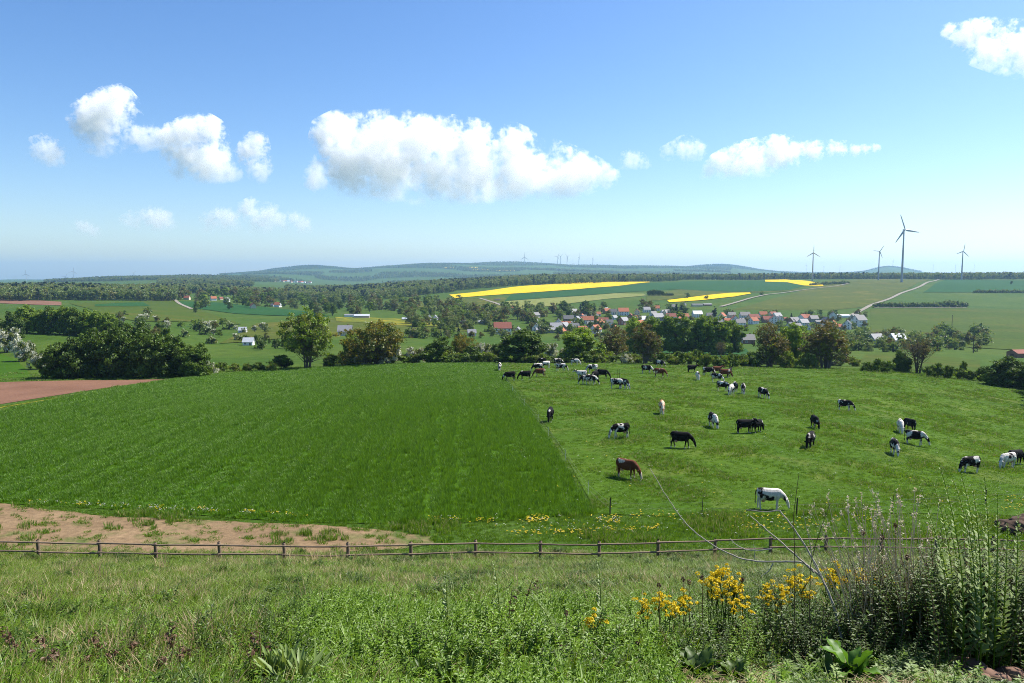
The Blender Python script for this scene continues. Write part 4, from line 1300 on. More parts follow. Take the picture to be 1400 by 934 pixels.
def remeshed(name, pieces, mats, voxel=0.03):
    bm = bmesh.new()
    for V, Fc, caps in pieces:
        vs_ = [bm.verts.new(tuple(map(float, q))) for q in V]
        for f in list(Fc) + list(caps):
            bm.faces.new([vs_[k] for k in f])
    bmesh.ops.recalc_face_normals(bm, faces=bm.faces)
    me = bpy.data.meshes.new(name)
    bm.to_mesh(me)
    bm.free()
    o = bpy.data.objects.new('temp_shape', me)
    col.objects.link(o)
    md = o.modifiers.new('r', 'REMESH')
    md.mode = 'VOXEL'
    md.voxel_size = voxel
    sm = o.modifiers.new('s', 'SMOOTH')
    sm.iterations = 4
    sm.factor = 0.5
    dg = bpy.context.evaluated_depsgraph_get()
    out = bpy.data.meshes.new_from_object(o.evaluated_get(dg))
    bpy.data.objects.remove(o)
    out.name = name
    out.materials.clear()
    for m in mats:
        out.materials.append(m)
    out.polygons.foreach_set('use_smooth', np.ones(len(out.polygons), dtype=bool))
    return out

def cow_body(pose):
    a = []
    ring_loft(a, [(-1.00, 0, 1.12, .10, .16), (-.93, 0, 1.08, .22, .28), (-.72, 0, 1.03, .29, .37), (-.35, 0, .97, .33, .41), (.05, 0, .95, .34, .42), (.35, 0, .97, .31, .40), (.58, 0, 1.0, .26, .37), (.78, 0, 1.02, .20, .30), (.90, 0, 1.02, .14, .22)])
    swing = {'graze': (.10, -.08, -.05, .08), 'step': (.22, -.18, .16, -.20), 'stand': (0, .03, .02, -.02)}[pose]
    for s, d in ((1, swing[0]), (-1, swing[1])):
        limb(a, [(.55, s * .17, .98), (.55 + d * .3, s * .18, .70), (.55 + d * .6, s * .17, .44), (.54 + d * .9, s * .17, .14), (.56 + d, s * .17, .0)], [.15, .115, .075, .055, .075])
    for s, d in ((1, swing[2]), (-1, swing[3])):
        limb(a, [(-.72, s * .17, 1.02), (-.68 + d * .2, s * .20, .76), (-.82 + d * .6, s * .17, .50), (-.80 + d * .9, s * .17, .14), (-.77 + d, s * .17, .0)], [.22, .17, .08, .058, .075])
    if pose == 'stand':
        neck = [(.70, 0, 1.10), (1.0, 0, 1.22), (1.22, 0, 1.34)]
        head = [(1.18, 0, 1.38), (1.34, 0, 1.30), (1.52, 0, 1.16), (1.66, 0, 1.06)]
    else:
        q = .16 if pose == 'step' else 0.0
        neck = [(.68, 0, 1.08), (1.0, q * .4, .90), (1.26, q, .62)]
        head = [(1.22, q, .66), (1.32, q * 1.1, .48), (1.40, q * 1.3, .26), (1.44, q * 1.4, .10)]
    limb(a, neck, [.25, .19, .145], 10)
    limb(a, head, [.125, .135, .095, .085], 10)
    hx, hy, hz = head[0]
    for s in (-1, 1):
        limb(a, [(hx - .02, hy + s * .08, hz + .02), (hx - .04, hy + s * .20, hz + .05), (hx - .06, hy + s * .30, hz - .01)], [.05, .065, .03], 6)
    return a

def mat_coat(name, dark, light, thr, soft=0.03, legs=0.35, scale=1.7):
    m, nt, out = new_mat(name)
    tc = nt.nodes.new('ShaderNodeTexCoord')
    oi = nt.nodes.new('ShaderNodeObjectInfo')
    nz = nt.nodes.new('ShaderNodeTexNoise')
    nz.noise_dimensions = '4D'
    nz.inputs['Scale'].default_value = scale
    nz.inputs['Detail'].default_value = 2.5
    nt.links.new(tc.outputs['Object'], nz.inputs['Vector'])
    nt.links.new(math_n(nt, 'MULTIPLY', oi.outputs['Random'], 37.0), nz.inputs['W'])
    f = maprange(nt, nz.outputs[0], thr - soft, thr + soft)
    sx = nt.nodes.new('ShaderNodeSeparateXYZ')
    nt.links.new(tc.outputs['Object'], sx.inputs[0])
    lg = maprange(nt, sx.outputs[2], legs + .05, legs - .05)
    f = math_n(nt, 'MAXIMUM', f, lg)
    c = mixc(nt, f, dark, light)
    n2 = noise(nt, tc.outputs['Object'], 9, 3)
    c = mixc(nt, 1.0, c, ramp(nt, n2, [(0.3, (.75, .72, .68)), (.7, (1.1, 1.1, 1.1))]), 'MULTIPLY')
    finish_diffuse(nt, out, c, 0.8, None, 0.12)
    return m
BLK, WHT = (0.005, 0.0045, 0.004), (0.66, 0.62, 0.56)
COAT = {
 'bw': mat_coat('coat_black_white', BLK, WHT, 0.54, legs=.42),
 'black': mat_coat('coat_black', BLK, WHT, 0.66, legs=.12),
 'white': mat_coat('coat_white_spotted', BLK, WHT, 0.44, legs=.5),
 'brown': mat_coat('coat_brown_white', (0.120, 0.040, 0.018), (0.60, 0.50, 0.40), 0.60, legs=.22),
 'tan': mat_coat('coat_tan', (0.42, 0.20, 0.09), (0.70, 0.58, 0.44), 0.48, legs=.45),
}
M_udder = mat_plain('udder_pink', (0.50, 0.27, 0.22), 0.6, 0.1)
COWB = {p: remeshed('cow_' + p, cow_body(p), [COAT['bw']], 0.032) for p in ('graze', 'step', 'stand')}
ud = []
ring_loft(ud, [(-.66, 0, .62, .05, .05), (-.58, 0, .60, .15, .13), (-.45, 0, .58, .17, .14), (-.33, 0, .62, .10, .09)])
for sx_ in (-.56, -.42):
    for s in (-1, 1):
        limb(ud, [(sx_, s * .08, .55), (sx_, s * .085, .47), (sx_, s * .09, .42)], [.03, .025, .018], 6)
UDDER = remeshed('udder', ud, [M_udder], 0.02)
tl = Acc()
tl.add(*tube([(-.97, 0, 1.24), (-1.06, 0, 1.14), (-1.09, .01, .85), (-1.07, .02, .58), (-1.08, .02, .45), (-1.07, .02, .32)], [.045, .038, .025, .022, .05, .012], 6))
TAIL = tl.mesh('tail', [COAT['black']], True)

GRP = 'cattle grazing on the pasture'
def cow(px, py, head, coat, pose, label, s=0.95, group=GRP):
    g = ground(px, py, 42)
    s *= 1.0 + .16 * min(1, max(0, (g.y - 60) / 90))
    o = empty('cow', (g.x, g.y, g.z + 0.05), R(head), (s * .97, s * 1.05, s * 1.18))
    tag(o, label, 'cow', group)
    b = obj('body', COWB[pose], o)
    t = obj('tail', TAIL, o)
    for q, m in ((b, COAT[coat]), (t, COAT['black' if coat in ('bw', 'white') else coat])):
        q.material_slots[0].link = 'OBJECT'
        q.material_slots[0].material = m
    obj('udder', UDDER, o)
    return o
# px, py of the feet, heading in degrees (0 = head to +x, 90 = away), coat, pose, label
COWS = [
 (1052, 697, -8, 'white', 'graze', 'white cow with dark head and spots grazing beside the dandelion strip', 0.98),
 (857, 654, -38, 'brown', 'graze', 'red-brown cow with pale face grazing broadside near the wire fence', 1.0),
 (848, 600, 195, 'bw', 'step', 'black cow with white flank patches stepping, beyond the red-brown cow', .98),
 (931, 613, -15, 'black', 'step', 'all-dark cow with small white rump mark grazing broadside alone', 1.0),
 (752, 577, 260, 'black', 'graze', 'black cow grazing head-on beside the wire fence posts', 1.0),
 (905, 566, 262, 'tan', 'graze', 'tan and cream cow grazing alone in mid pasture', .98),
 (975, 585, 275, 'bw', 'graze', 'black and white cow head-on between the tan cow and the dark pair', 1.0),
 (1018, 593, 5, 'black', 'stand', 'black cow broadside, its head hidden behind another black cow', .95),
 (1035, 592, 40, 'black', 'graze', 'black cow overlapping the broadside black cow', .9),
 (1114, 586, 268, 'black', 'graze', 'dark cow head-on above the crouching cow', .9),
 (1107, 613, 235, 'black', 'graze', 'dark cow with white on its back, twisting downhill below another dark cow', 1.0),
 (1155, 562, -30, 'bw', 'graze', 'black cow with white shoulder standing alone toward the shaded corner', .9),
 (1231, 592, 250, 'white', 'graze', 'pale cow seen head-on in the trio above the shaded grass stalks', .95),
 (1243, 590, 100, 'black', 'graze', 'black cow turned away in the trio beside the pale cow', .95),
 (1251, 609, -30, 'bw', 'graze', 'black cow with white back stripe just below the trio', 1.0),
 (1223, 622, 255, 'bw', 'graze', 'dark cow head-on, lowest of the small group by the trio', .98),
 (1326, 647, 190, 'bw', 'step', 'black and white cow grazing behind the tall green stalks', 1.0),
 (1377, 641, 200, 'white', 'step', 'white-fronted cow overlapping a black cow near the pasture side', 1.0),
 (1388, 636, 20, 'black', 'graze', 'black cow half hidden behind the white-fronted cow', 1.0),
 (683, 507, 268, 'white', 'graze', 'small-looking black and white cow at the very corner of the wheat field', .95),
 (697, 521, 195, 'black', 'graze', 'black cow grazing next to the wheat corner', .98),
 (718, 520, 190, 'black', 'graze', 'black cow broadside, second from the wheat corner', 1.0),
 (738, 516, 185, 'brown', 'graze', 'dark brown cow third from the wheat corner', .95),
 (735, 508, 195, 'bw', 'graze', 'black and white cow in the cluster beneath the wide dark tree', .98),
 (746, 504, 200, 'white', 'graze', 'white-patched cow in the cluster beneath the wide dark tree', .95),
 (741, 499, 170, 'black', 'graze', 'black cow at the back of the cluster beneath the wide dark tree', .95),
 (763, 500, 10, 'bw', 'graze', 'black and white cow before the small hawthorn', .95),
 (767, 508, -10, 'bw', 'step', 'dark cow with white back walking between two clusters', 1.0),
 (786, 500, -5, 'white', 'graze', 'black cow with white rear under the fresh green tree', .95),
 (795, 519, 170, 'white', 'stand', 'white-backed cow at the edge of the tight group', .95),
 (801, 526, 200, 'bw', 'graze', 'black and white cow in front of the tight group', 1.0),
 (808, 527, -20, 'bw', 'graze', 'black and white cow crossing before the tight group', 1.0),
 (813, 520, 240, 'black', 'graze', 'black cow in the middle of the tight group', 1.0),
 (810, 510, 185, 'bw', 'graze', 'black and white cow at the back of the tight group', 1.0),
 (824, 518, -20, 'black', 'graze', 'black cow grazing outward at the end of the tight group', 1.0),
 (843, 532, -15, 'bw', 'graze', 'black and white cow of the touching pair beside two thin posts', 1.0),
 (853, 532, -60, 'bw', 'graze', 'second black and white cow of the touching pair beside two thin posts', 1.0),
 (884, 511, -15, 'bw', 'graze', 'black and white cow beside the orange-brown cow below the many-stemmed tree', 1.0),
 (902, 516, -15, 'brown', 'graze', 'orange-brown cow below the many-stemmed tree', 1.0),
 (902, 502, -30, 'bw', 'graze', 'black and white cow close to the hedge end', .95),
 (946, 510, 10, 'black', 'stand', 'black cow at the edge of the group near the hedge', .95),
 (954, 520, 265, 'white', 'graze', 'pale-faced cow head-on near the hedge group', .9),
 (968, 514, -5, 'bw', 'graze', 'black and white cow in the hedge group beside the brown cows', 1.0),
 (980, 512, 10, 'brown', 'stand', 'brown cow in the hedge group behind others', .95),
 (980, 523, -40, 'bw', 'graze', 'black and white cow below the hedge group', .95),
 (991, 517, 0, 'brown', 'graze', 'brown and white cow in the hedge group', 1.0),
 (997, 516, 60, 'black', 'stand', 'black cow at the far end of the hedge group', 1.0),
 (988, 535, -35, 'bw', 'graze', 'black and white cow, first of the four going downhill', .95),
 (999, 540, 240, 'white', 'graze', 'whitest of the four cows going downhill', .95),
 (1005, 536, 80, 'bw', 'graze', 'black and white cow turned away among the four going downhill', .95),
 (1016, 539, 255, 'bw', 'graze', 'last of the four cows going downhill, head-on', .95),
 (1043, 545, -70, 'bw', 'graze', 'black and white cow alone below the hedge past the four', .95),
]
for c in COWS:
    cow(*c)

# ------------------------------------------------------------------ fences
M_wood = mat_plain('weathered_fence_wood', (0.185, 0.138, 0.098), 0.9, 0.4, 5.0, 0.1, 0.01)
def wooden_fence():
    pxs = [-200, -115, -32, 53, 137, 213.5, 301, 389, 476, 562, 650.6, 738.6, 819, 899.5, 977, 1053, 1129, 1204, 1280, 1356, 1432, 1510]
    rows = [760, 760, 761, 763, 764, 766, 766.5, 768, 768, 766, 763.5, 764, 765.5, 763, 760, 757, 756, 756, 757, 759, 762, 764]
    r = random.Random(3)
    G = [ground(p, q, 30) for p, q in zip(pxs, rows)]
    root = empty('wooden_fence', G[10])
    tag(root, 'low brown post and rail wooden fence along the foot of the grassy bank', 'fence')
    L = [g - G[10] for g in G]
    tops = []
    for g in L:
        h = 1.06 + r.uniform(-.05, .06)
        lean = Vector((r.uniform(-.03, .03), r.uniform(-.03, .03), 0))
        a = Acc()
        zz = [-.3, 0.0, .35, .7, h - .04, h]
        a.add(*tube([tuple(g + lean * (z / h) + Vector((r.uniform(-.006, .006), r.uniform(-.006, .006), z))) for z in zz], [.098, .098, .094, .092, .088, .060], 9))
        k = len(a.v[0])
        a.f.append(np.array([(k - 9, k - 8, k - 7, k - 6), (k - 9, k - 6, k - 5, k - 4), (k - 9, k - 4, k - 3, k - 2), (k - 9, k - 2, k - 1, k - 1)]))
        a.f.pop()
        obj('post', a.mesh('post', [M_wood], True), root)
        tops.append((g, h))
    for i in range(len(L) - 1):
        for hh, off in ((.92, 0.118), (.40, 0.118)):
            p0, p1 = L[i], L[i + 1]
            sag = r.uniform(-.02, .03)
            d0, d1 = r.uniform(-.04, .04), r.uniform(-.04, .04)
            pts = []
            for k in range(7):
                t = -0.03 + 1.06 * k / 6
                q = p0.lerp(p1, t)
                pts.append((q.x, q.y - off - (.012 if i % 2 else .0), q.z + hh + d0 * (1 - t) + d1 * t - sag * math.sin(t * math.pi) + r.uniform(-.008, .008)))
            a = Acc()
            a.add(*tube(pts, [.046 + r.uniform(-.006, .006) for _ in pts], 7))
            obj('rail', a.mesh('rail', [M_wood], True), root)
wooden_fence()

M_plastic = mat_plain('post_pale_plastic', (0.42, 0.48, 0.36), 0.6, 0.2)
M_wire = mat_plain('wire_grey', (0.16, 0.17, 0.14), 0.5, 0.2)
M_dpost = mat_plain('post_dark_wood', (0.045, 0.036, 0.028), 0.9, 0.3)
def wire_fence(pts, name, label, h=1.15, mat=M_plastic, extra=0, dark=()):
    G = [ground(p, q, 42) for p, q in pts]
    root = empty(name, G[0])
    tag(root, label, 'fence')
    for i, g in enumerate(G):
        g = g - G[0]
        a = Acc()
        dk = i in dark
        hh = h * (1.1 if dk else 1)
        a.add(*tube([(g.x, g.y, g.z - .2), (g.x, g.y, g.z + hh * .5), (g.x + .03, g.y, g.z + hh)], [.05 if dk else .028, .05 if dk else .026, .045 if dk else .022], 6))
        obj('post', a.mesh('post', [M_dpost if dk else mat], True), root)
    for w in (.45, .85):
        a = Acc()
        P = []
        for i in range(len(G) - 1):
            for k in range(4):
                q = (G[i] - G[0]).lerp(G[i + 1] - G[0], k / 4)
                P.append((q.x, q.y, q.z + w - .03 * math.sin(k / 4 * math.pi)))
        q = G[-1] - G[0]
        P.append((q.x, q.y, q.z + w))
        a.add(*tube(P, [.006] * len(P), 4))
        obj('wire', a.mesh('wire', [M_wire], True), root)
wire_fence([(679, 501), (690, 517), (700.5, 537), (716.5, 557), (735.5, 579), (749.5, 598), (773, 630), (804, 677), (834, 704)], 'wire_fence', 'thin wire fence with pale posts between wheat and grazing pasture', dark=(8,))
wire_fence([(834, 704), (960, 703), (1089, 706), (1220, 700), (1347, 690), (1420, 690)], 'wire_fence', 'thin wire fence with dark posts along the dandelion strip below the pasture', 1.2, M_dpost, dark=(2, 4))
for i, (px, py) in enumerate([(844.5, 518), (847, 518)]):
    g = ground(px, py, 60)
    a = Acc()
    a.add(*tube([(0, 0, -.2), (0.02, 0, .9), (.05 * (i - .5), 0, 2.0)], [.05, .045, .03], 6))
    o = obj('pasture_post', a.mesh('pasture_post', [M_dpost], True), None, g)
    tag(o, 'thin dark post standing behind the touching pair of cows', 'post', 'two thin posts in the pasture')
# ------------------------------------------------------------------ grass and weeds
G_wheat = mat_leaf('wheat_blade', (0.029, 0.086, 0.002), (0.172, 0.335, 0.014), 0.42, 0.8)
G_past = mat_leaf('pasture_blade', (0.040, 0.100, 0.004), (0.180, 0.310, 0.016), 0.42, 0.8)
G_bank = mat_leaf('bank_grass_blade', (0.062, 0.118, 0.005), (0.200, 0.290, 0.018), 0.42, 0.8)
G_fresh = mat_leaf('fresh_weed_leaf', (0.070, 0.155, 0.005), (0.215, 0.345, 0.020), 0.42, 2.0)
G_deep = mat_leaf('deep_weed_leaf', (0.022, 0.062, 0.005), (0.095, 0.155, 0.012), 0.36, 2.0)
G_grey = mat_leaf('grey_green_leaf', (0.120, 0.180, 0.045), (0.280, 0.370, 0.120), 0.3, 2.0)
G_straw = mat_leaf('straw_blade', (0.300, 0.220, 0.105), (0.560, 0.440, 0.240), 0.3, 1.5, through=(1.0, 0.95, 0.85))
G_brown = mat_leaf('dry_brown_stalk', (0.085, 0.045, 0.025), (0.200, 0.120, 0.070), 0.15, 1.5, through=(1.0, 0.95, 0.85))
G_pale = mat_leaf('bleached_stem', (0.46, 0.39, 0.27), (0.72, 0.64, 0.47), 0.3, 3.0, through=(1.0, 0.95, 0.85))
G_yel = mat_leaf('yellow_petal', (0.62, 0.46, 0.005), (0.85, 0.68, 0.020), 0.35, 4.0, through=(1.0, 0.95, 0.85))
G_wht = mat_leaf('white_petal', (0.60, 0.60, 0.55), (0.75, 0.75, 0.70), 0.3, 4.0, through=(1.0, 0.95, 0.85))

def blades(acc, r, n, h, spread, width, bend=0.5, mi=0, c=(0, 0), seg=3, hv=0.4, lean=None):
    for _ in range(n):
        a = r.uniform(0, 6.283)
        q = spread * math.sqrt(r.uniform())
        x, y = c[0] + q * math.cos(a), c[1] + q * math.sin(a)
        hh = h * r.uniform(1 - hv, 1 + hv * .6)
        b = a + r.normal() * 0.8 if lean is None else lean + r.normal() * .5
        bd = bend * hh * r.uniform(0.2, 1.2)
        t = np.linspace(0, 1, seg + 1)
        cx, cy_ = x + math.cos(b) * bd * t ** 2, y + math.sin(b) * bd * t ** 2
        z = hh * (t - 0.18 * bend * t ** 2)
        f = r.uniform(0, 6.283)
        w = width * r.uniform(.7, 1.3) * np.array([0.8] + [1.0 - .25 * k / seg for k in range(1, seg)] + [0.12]) * .5
        dx, dy = math.cos(f), math.sin(f)
        V = np.empty((2 * (seg + 1), 3))
        V[0::2] = np.stack([cx - dx * w, cy_ - dy * w, z], -1)
        V[1::2] = np.stack([cx + dx * w, cy_ + dy * w, z], -1)
        k = np.arange(seg) * 2
        acc.add(V, np.stack([k, k + 1, k + 3, k + 2], -1), mi)

def proto_obj(name, acc, mats):
    return bpy.data.objects.new(name, acc.mesh(name, mats))

def leafy_stem(acc, r, base, h, nleaf, leaf, mi_stem, mi_leaf, lean=0.15, up=0.5, whorl=2, stem_r=.006, droop=0.0):
    a = r.uniform(0, 6.28)
    top = np.array([base[0] + math.cos(a) * lean * h, base[1] + math.sin(a) * lean * h, base[2] + h])
    t = np.linspace(0, 1, 5)[:, None]
    b0 = np.array(base, float)
    P = b0 + (top - b0) * t + np.array([math.cos(a), math.sin(a), 0]) * (-.25 * lean * h) * np.sin(t * math.pi)
    v, f = tube(P, np.linspace(stem_r, stem_r * .4, 5), 4)
    acc.add(v, f, mi_stem)
    for k in range(nleaf):
        s = 0.12 + 0.88 * k / nleaf
        i = min(3, int(s * 4))
        p = P[i] + (P[i + 1] - P[i]) * (s * 4 - i)
        for w in range(whorl):
            an = k * 1.57 + w * 6.283 / whorl + r.normal() * .3
            L = leaf * r.uniform(.6, 1.2) * (1 - .45 * s)
            d = np.array([math.cos(an), math.sin(an), up * r.uniform(.3, 1.4) - droop])
            d /= np.linalg.norm(d)
            sd = np.cross(d, (0, 0, 1.0)); sd /= np.linalg.norm(sd) + 1e-9
            nn = np.cross(sd, d)
            q1 = p + d * L * .45 + nn * L * .05
            V = np.array([p, q1 - sd * L * .20, q1 + sd * L * .20, p + d * L - nn * L * .10])
            acc.add(V, [(0, 1, 3, 2)], mi_leaf)
    return P[-1]

rg = np.random.default_rng(21)
def P_tuft(name, n, h, spread, w, bend, mats, second=0, seg=2):
    a = Acc()
    blades(a, rg, n, h, spread, w, bend, 0, seg=seg)
    if second:
        blades(a, rg, second, h * 1.25, spread, w * .7, bend * .7, 1, seg=seg)
    return proto_obj(name, a, mats)

WHEAT = hidden_collection('wheat_tufts', [P_tuft('wheat_tuft_%s' % c, 26, 0.34, 0.26, 0.030, 0.45, [G_wheat]) for c in 'abc'])
PAST = hidden_collection('pasture_tufts', [P_tuft('pasture_tuft_%s' % c, 26, h, 0.22, 0.026, 0.9, [G_past, G_straw], s) for c, h, s in (('a', .11, 0), ('b', .16, 3), ('c', .09, 0))])
bk = [P_tuft('bank_tuft_a', 34, .30, .20, .011, .8, [G_bank, G_straw], 2, 3), P_tuft('bank_tuft_b', 34, .24, .22, .012, .9, [G_bank, G_straw], 4, 3),
      P_tuft('bank_tuft_c', 30, .36, .16, .010, .7, [G_bank, G_straw], 6, 3), P_tuft('bank_tuft_d', 30, .34, .18, .008, .6, [G_straw, G_bank], 5, 3),
      P_tuft('bank_tuft_e', 26, .26, .20, .016, .9, [G_fresh, G_bank], 6, 3)]
for c, (mt, h, nl, lf) in zip('fghi', [(G_fresh, .34, 11, .10), (G_deep, .38, 11, .105), (G_fresh, .24, 10, .085), (G_grey, .30, 10, .095)]):
    a = Acc()
    for k in range(7):
        b = rg.normal(size=2) * .12
        leafy_stem(a, rg, (b[0], b[1], -.02), h * rg.uniform(.6, 1.2), nl, lf, 0, 0, .25)
    bk.append(proto_obj('bank_tuft_' + c, a, [mt]))
a = Acc()
for k in range(40):   # straw thatch lying flat
    an = rg.uniform(0, 6.28)
    p = rg.normal(size=2) * .12
    L = rg.uniform(.06, .18)
    d = np.array([math.cos(an), math.sin(an)])
    n_ = np.array([-d[1], d[0]]) * .0022
    z0, z1 = rg.uniform(.01, .06), rg.uniform(.01, .10)
    a.add(np.array([(*(p - n_), z0), (*(p + n_), z0), (*(p + d * L + n_ * .4), z1), (*(p + d * L - n_ * .4), z1)]), [(0, 1, 2, 3)])
bk.append(proto_obj('bank_tuft_j', a, [G_straw]))
BANK = hidden_collection('bank_tufts', bk)

def in_poly(x, y, poly):
    poly = np.asarray(poly)
    ins = np.zeros(len(x), bool)
    j = len(poly) - 1
    for i in range(len(poly)):
        xi, yi = poly[i]; xj, yj = poly[j]
        c = ((yi > y) != (yj > y)) & (x < (xj - xi) * (y - yi) / (yj - yi + 1e-12) + xi)
        ins ^= c
        j = i
    return ins

def wpoly(pts):
    return [tuple(ground(*p)[:2]) for p in pts]

def band_points(r, y0, y1, dens, ulim=0.84):
    n = int(dens * ulim * (y1 * y1 - y0 * y0))
    y = np.sqrt(r.uniform(y0 * y0, y1 * y1, n))
    x = r.uniform(-ulim, ulim, n) * y
    return x, y

def slope_rot(r, x, y, n, tilt=.15):
    rot = r.normal(size=(n, 3)) * tilt
    rot[:, 2] = r.uniform(0, 6.283, n)
    return rot

WHEAT_POLY = wpoly([(-160, 625), (0, 563), (110, 541), (210, 523), (270, 514), (350, 508), (450, 502), (560, 498), (672, 496), (740, 590), (812, 704), (680, 713), (560, 717), (400, 714), (250, 703), (120, 695), (0, 689), (-160, 690)])
r = np.random.default_rng(77)
X, Y = [], []
S = []
for y0, y1, dn, sc_ in ((44, 62, 11, 1.0), (62, 85, 7.5, 1.12), (85, 115, 4.5, 1.35), (115, 150, 2.8, 1.65), (150, 215, 1.8, 2.0)):
    x, y = band_points(r, y0, y1, dn)
    X.append(x); Y.append(y); S.append(np.full(len(x), sc_))
X, Y, S = np.concatenate(X), np.concatenate(Y), np.concatenate(S)
ok = in_poly(X, Y, WHEAT_POLY)
# tramlines and a few thin places where the drill missed
t0, t1 = ground(606, 560), ground(589, 690)
for off in (-57, -55.1, -38, -36.1, -19, -17.1, 0, 1.9):
    tx = t1.x + (t0.x - t1.x) * (Y - t1.y) / (t0.y - t1.y) + off + .25 * np.sin(Y / 3.1)
    ok &= ~((np.abs(X - tx) < .24) & (r.uniform(size=len(X)) < (.85 if off >= 0 else .7) * np.clip(1.6 - Y / 130, .25, 1)))
wx, wy, ws = X[ok], Y[ok], S[ok]
n = len(wx)
row = wx + .074 * (wy - 51)
hgt = 0.88 + .16 * np.sin(wx / 9 + wy / 31) + .10 * np.sin(wx / 2.7 - wy / 5) + .20 * np.sin(row * 2 * math.pi / 2.6) * np.clip(1.5 - wy / 120, .3, 1)
sc3 = np.stack([ws, ws, np.clip(ws, 1, 1.25) * hgt], -1) * r.uniform(.8, 1.2, n)[:, None]
scatter('wheat_crop', np.stack([wx, wy, H(wx, wy) + .04], -1), slope_rot(r, wx, wy, n, .08), sc3, r.integers(0, 3, n), WHEAT)
print('wheat', n)

TRACK_POLY = wpoly([(-140, 684), (0, 688), (60, 697), (140, 706), (260, 711), (400, 717), (520, 724), (590, 735), (594, 744), (540, 752), (450, 757), (340, 759), (220, 760), (100, 757), (0, 752), (-140, 752)])
X, Y, S = [], [], []
for y0, y1, dn, sc_ in ((41.5, 62, 9, 1.0), (62, 85, 5.5, 1.2), (85, 115, 3.2, 1.5), (115, 150, 2.0, 1.8), (150, 205, 1.2, 2.2)):
    x, y = band_points(r, y0, y1, dn)
    X.append(x); Y.append(y); S.append(np.full(len(x), sc_))
X, Y, S = np.concatenate(X), np.concatenate(Y), np.concatenate(S)
PLOUGH_POLY = wpoly([(-160, 530), (0, 523), (120, 520), (210, 519), (240, 518.5), (180, 526), (90, 540), (0, 556), (-160, 600)])
trk = in_poly(X, Y, TRACK_POLY)
pn = np.sin(X * 1.3 + 2 * np.sin(Y * .9)) * np.sin(Y * 1.9 + X * .4) + .5 * np.sin(X * 3.1 + Y * 2.3)
ok = ~in_poly(X, Y, WHEAT_POLY) & ~in_poly(X, Y, PLOUGH_POLY) & (~trk | (((pn > .35) & (r.uniform(size=len(X)) < .75)) | ((pn > -.3) & (r.uniform(size=len(X)) < .14))))
px_, py_, ps = X[ok], Y[ok], S[ok]
n = len(px_)
pat = np.sin(px_ / 2.1 + 1.5 * np.sin(py_ / 3.3)) * np.sin(py_ / 2.7 + px_ / 6)
strip_ = (py_ < 51.5) & (py_ > 44)
hgt = np.where(strip_, 1.7, 1.0) * (1.0 + .45 * pat)
sc3 = np.stack([ps, ps, np.clip(ps, 1, 1.5) * hgt], -1) * r.uniform(.7, 1.3, n)[:, None]
idx = np.where(pat > .3, 1, np.where(r.uniform(size=n) < .5, 0, 2))
scatter('pasture_grass', np.stack([px_, py_, H(px_, py_) + .03], -1), slope_rot(r, px_, py_, n, .1), sc3, idx, PAST)
print('pasture', n)

# the bank below the camera
X, Y, S = [], [], []
for y0, y1, dn, sc_ in ((3.6, 7, 110, .8), (7, 11, 85, .9), (11, 18, 55, 1.0), (18, 28, 36, 1.1), (28, 41.5, 24, 1.25)):
    x, y = band_points(r, y0, y1, dn, .86)
    X.append(x); Y.append(y); S.append(np.full(len(x), sc_))
X, Y, S = np.concatenate(X), np.concatenate(Y), np.concatenate(S)
n = len(X)
U = X / Y
def fbm(x, y, k):
    return (np.sin(x * k + 1.3 * np.sin(y * k * .8 + k)) * np.sin(y * k * 1.1 + 1.7 * np.sin(x * k * .6)) + .5 * np.sin(x * k * 2.3 + y * k * 1.9 + 2 * np.sin(y * k)))
p1, p2 = fbm(X, Y, .55), fbm(X + 31, Y + 17, 1.1)
idx = r.integers(0, 3, n)
ur = r.uniform(size=n)
dry = np.clip(.08 + .28 * p1 + np.where((Y < 9) & (U < -.2), .22, 0), .03, .65)
idx = np.where(ur < dry * .55, 3, np.where(ur < dry * .9, 9, idx))
weed = np.clip((15.5 - Y) / 5, 0, 1) * np.clip(.72 + .5 * p2 + .35 * (np.abs(U + .05) < .3), .15, .97) + .75 * ((p2 > .62) & (Y > 13)) + .10
weed = np.where((Y < 8.2) & (U > .1), weed * .75, weed)
weed = np.where(U < -.22, weed * np.interp(U, [-.45, -.22], [.42, 1.0]), weed)
wsel = r.uniform(size=n) < weed
kindw = np.where(U > .28, r.choice([6, 6, 5, 8], n), np.where(np.abs(U + .02) < .26, r.choice([5, 7, 5, 4], n), r.choice([7, 5, 6, 4], n)))
kindw = np.where((p2 > .62) & (Y > 13), r.choice([6, 6, 1], n), kindw)
idx = np.where(wsel, kindw, idx)
thatch = (Y < 7.4) & (r.uniform(size=n) < np.where(U > .05, .45, .22))
idx = np.where(thatch, 9, idx)
sz = S * r.uniform(.65, 1.25, n)
hh = np.interp(Y, [6, 10, 15, 30, 41], [.95, .85, .62, .55, .5]) * (1 + .25 * p1 + .2 * p2) * np.where((U > .22) & (Y < 7.2), .6, 1.0)
sc3 = np.stack([sz, sz, sz * hh], -1)
keep = np.ones(n, bool)
for (cpx, cy0, rx, ry) in [(1168, 6.45, .42, .8), (1135, 6.5, .25, .7), (955, 6.6, .32, .7), (1005, 6.6, .26, .7), (395, 6.7, .4, .7), (1325, 7.0, .45, 1.1), (1365, 6.8, .35, 1.0), (1300, 7.1, .25, 1.0), (1390, 6.95, .35, 1.0), (620, 6.7, .35, .5)]:
    cx0 = ray(cpx, 850)[0] * cy0
    keep &= ~((((X - cx0) / rx) ** 2 + ((Y - (cy0 - ry * .7)) / ry) ** 2 < 1) & (r.uniform(size=n) < np.where(idx == 9, .4, .96)))
X, Y, sc3, idx = X[keep], Y[keep], sc3[keep], idx[keep]
n = len(X)
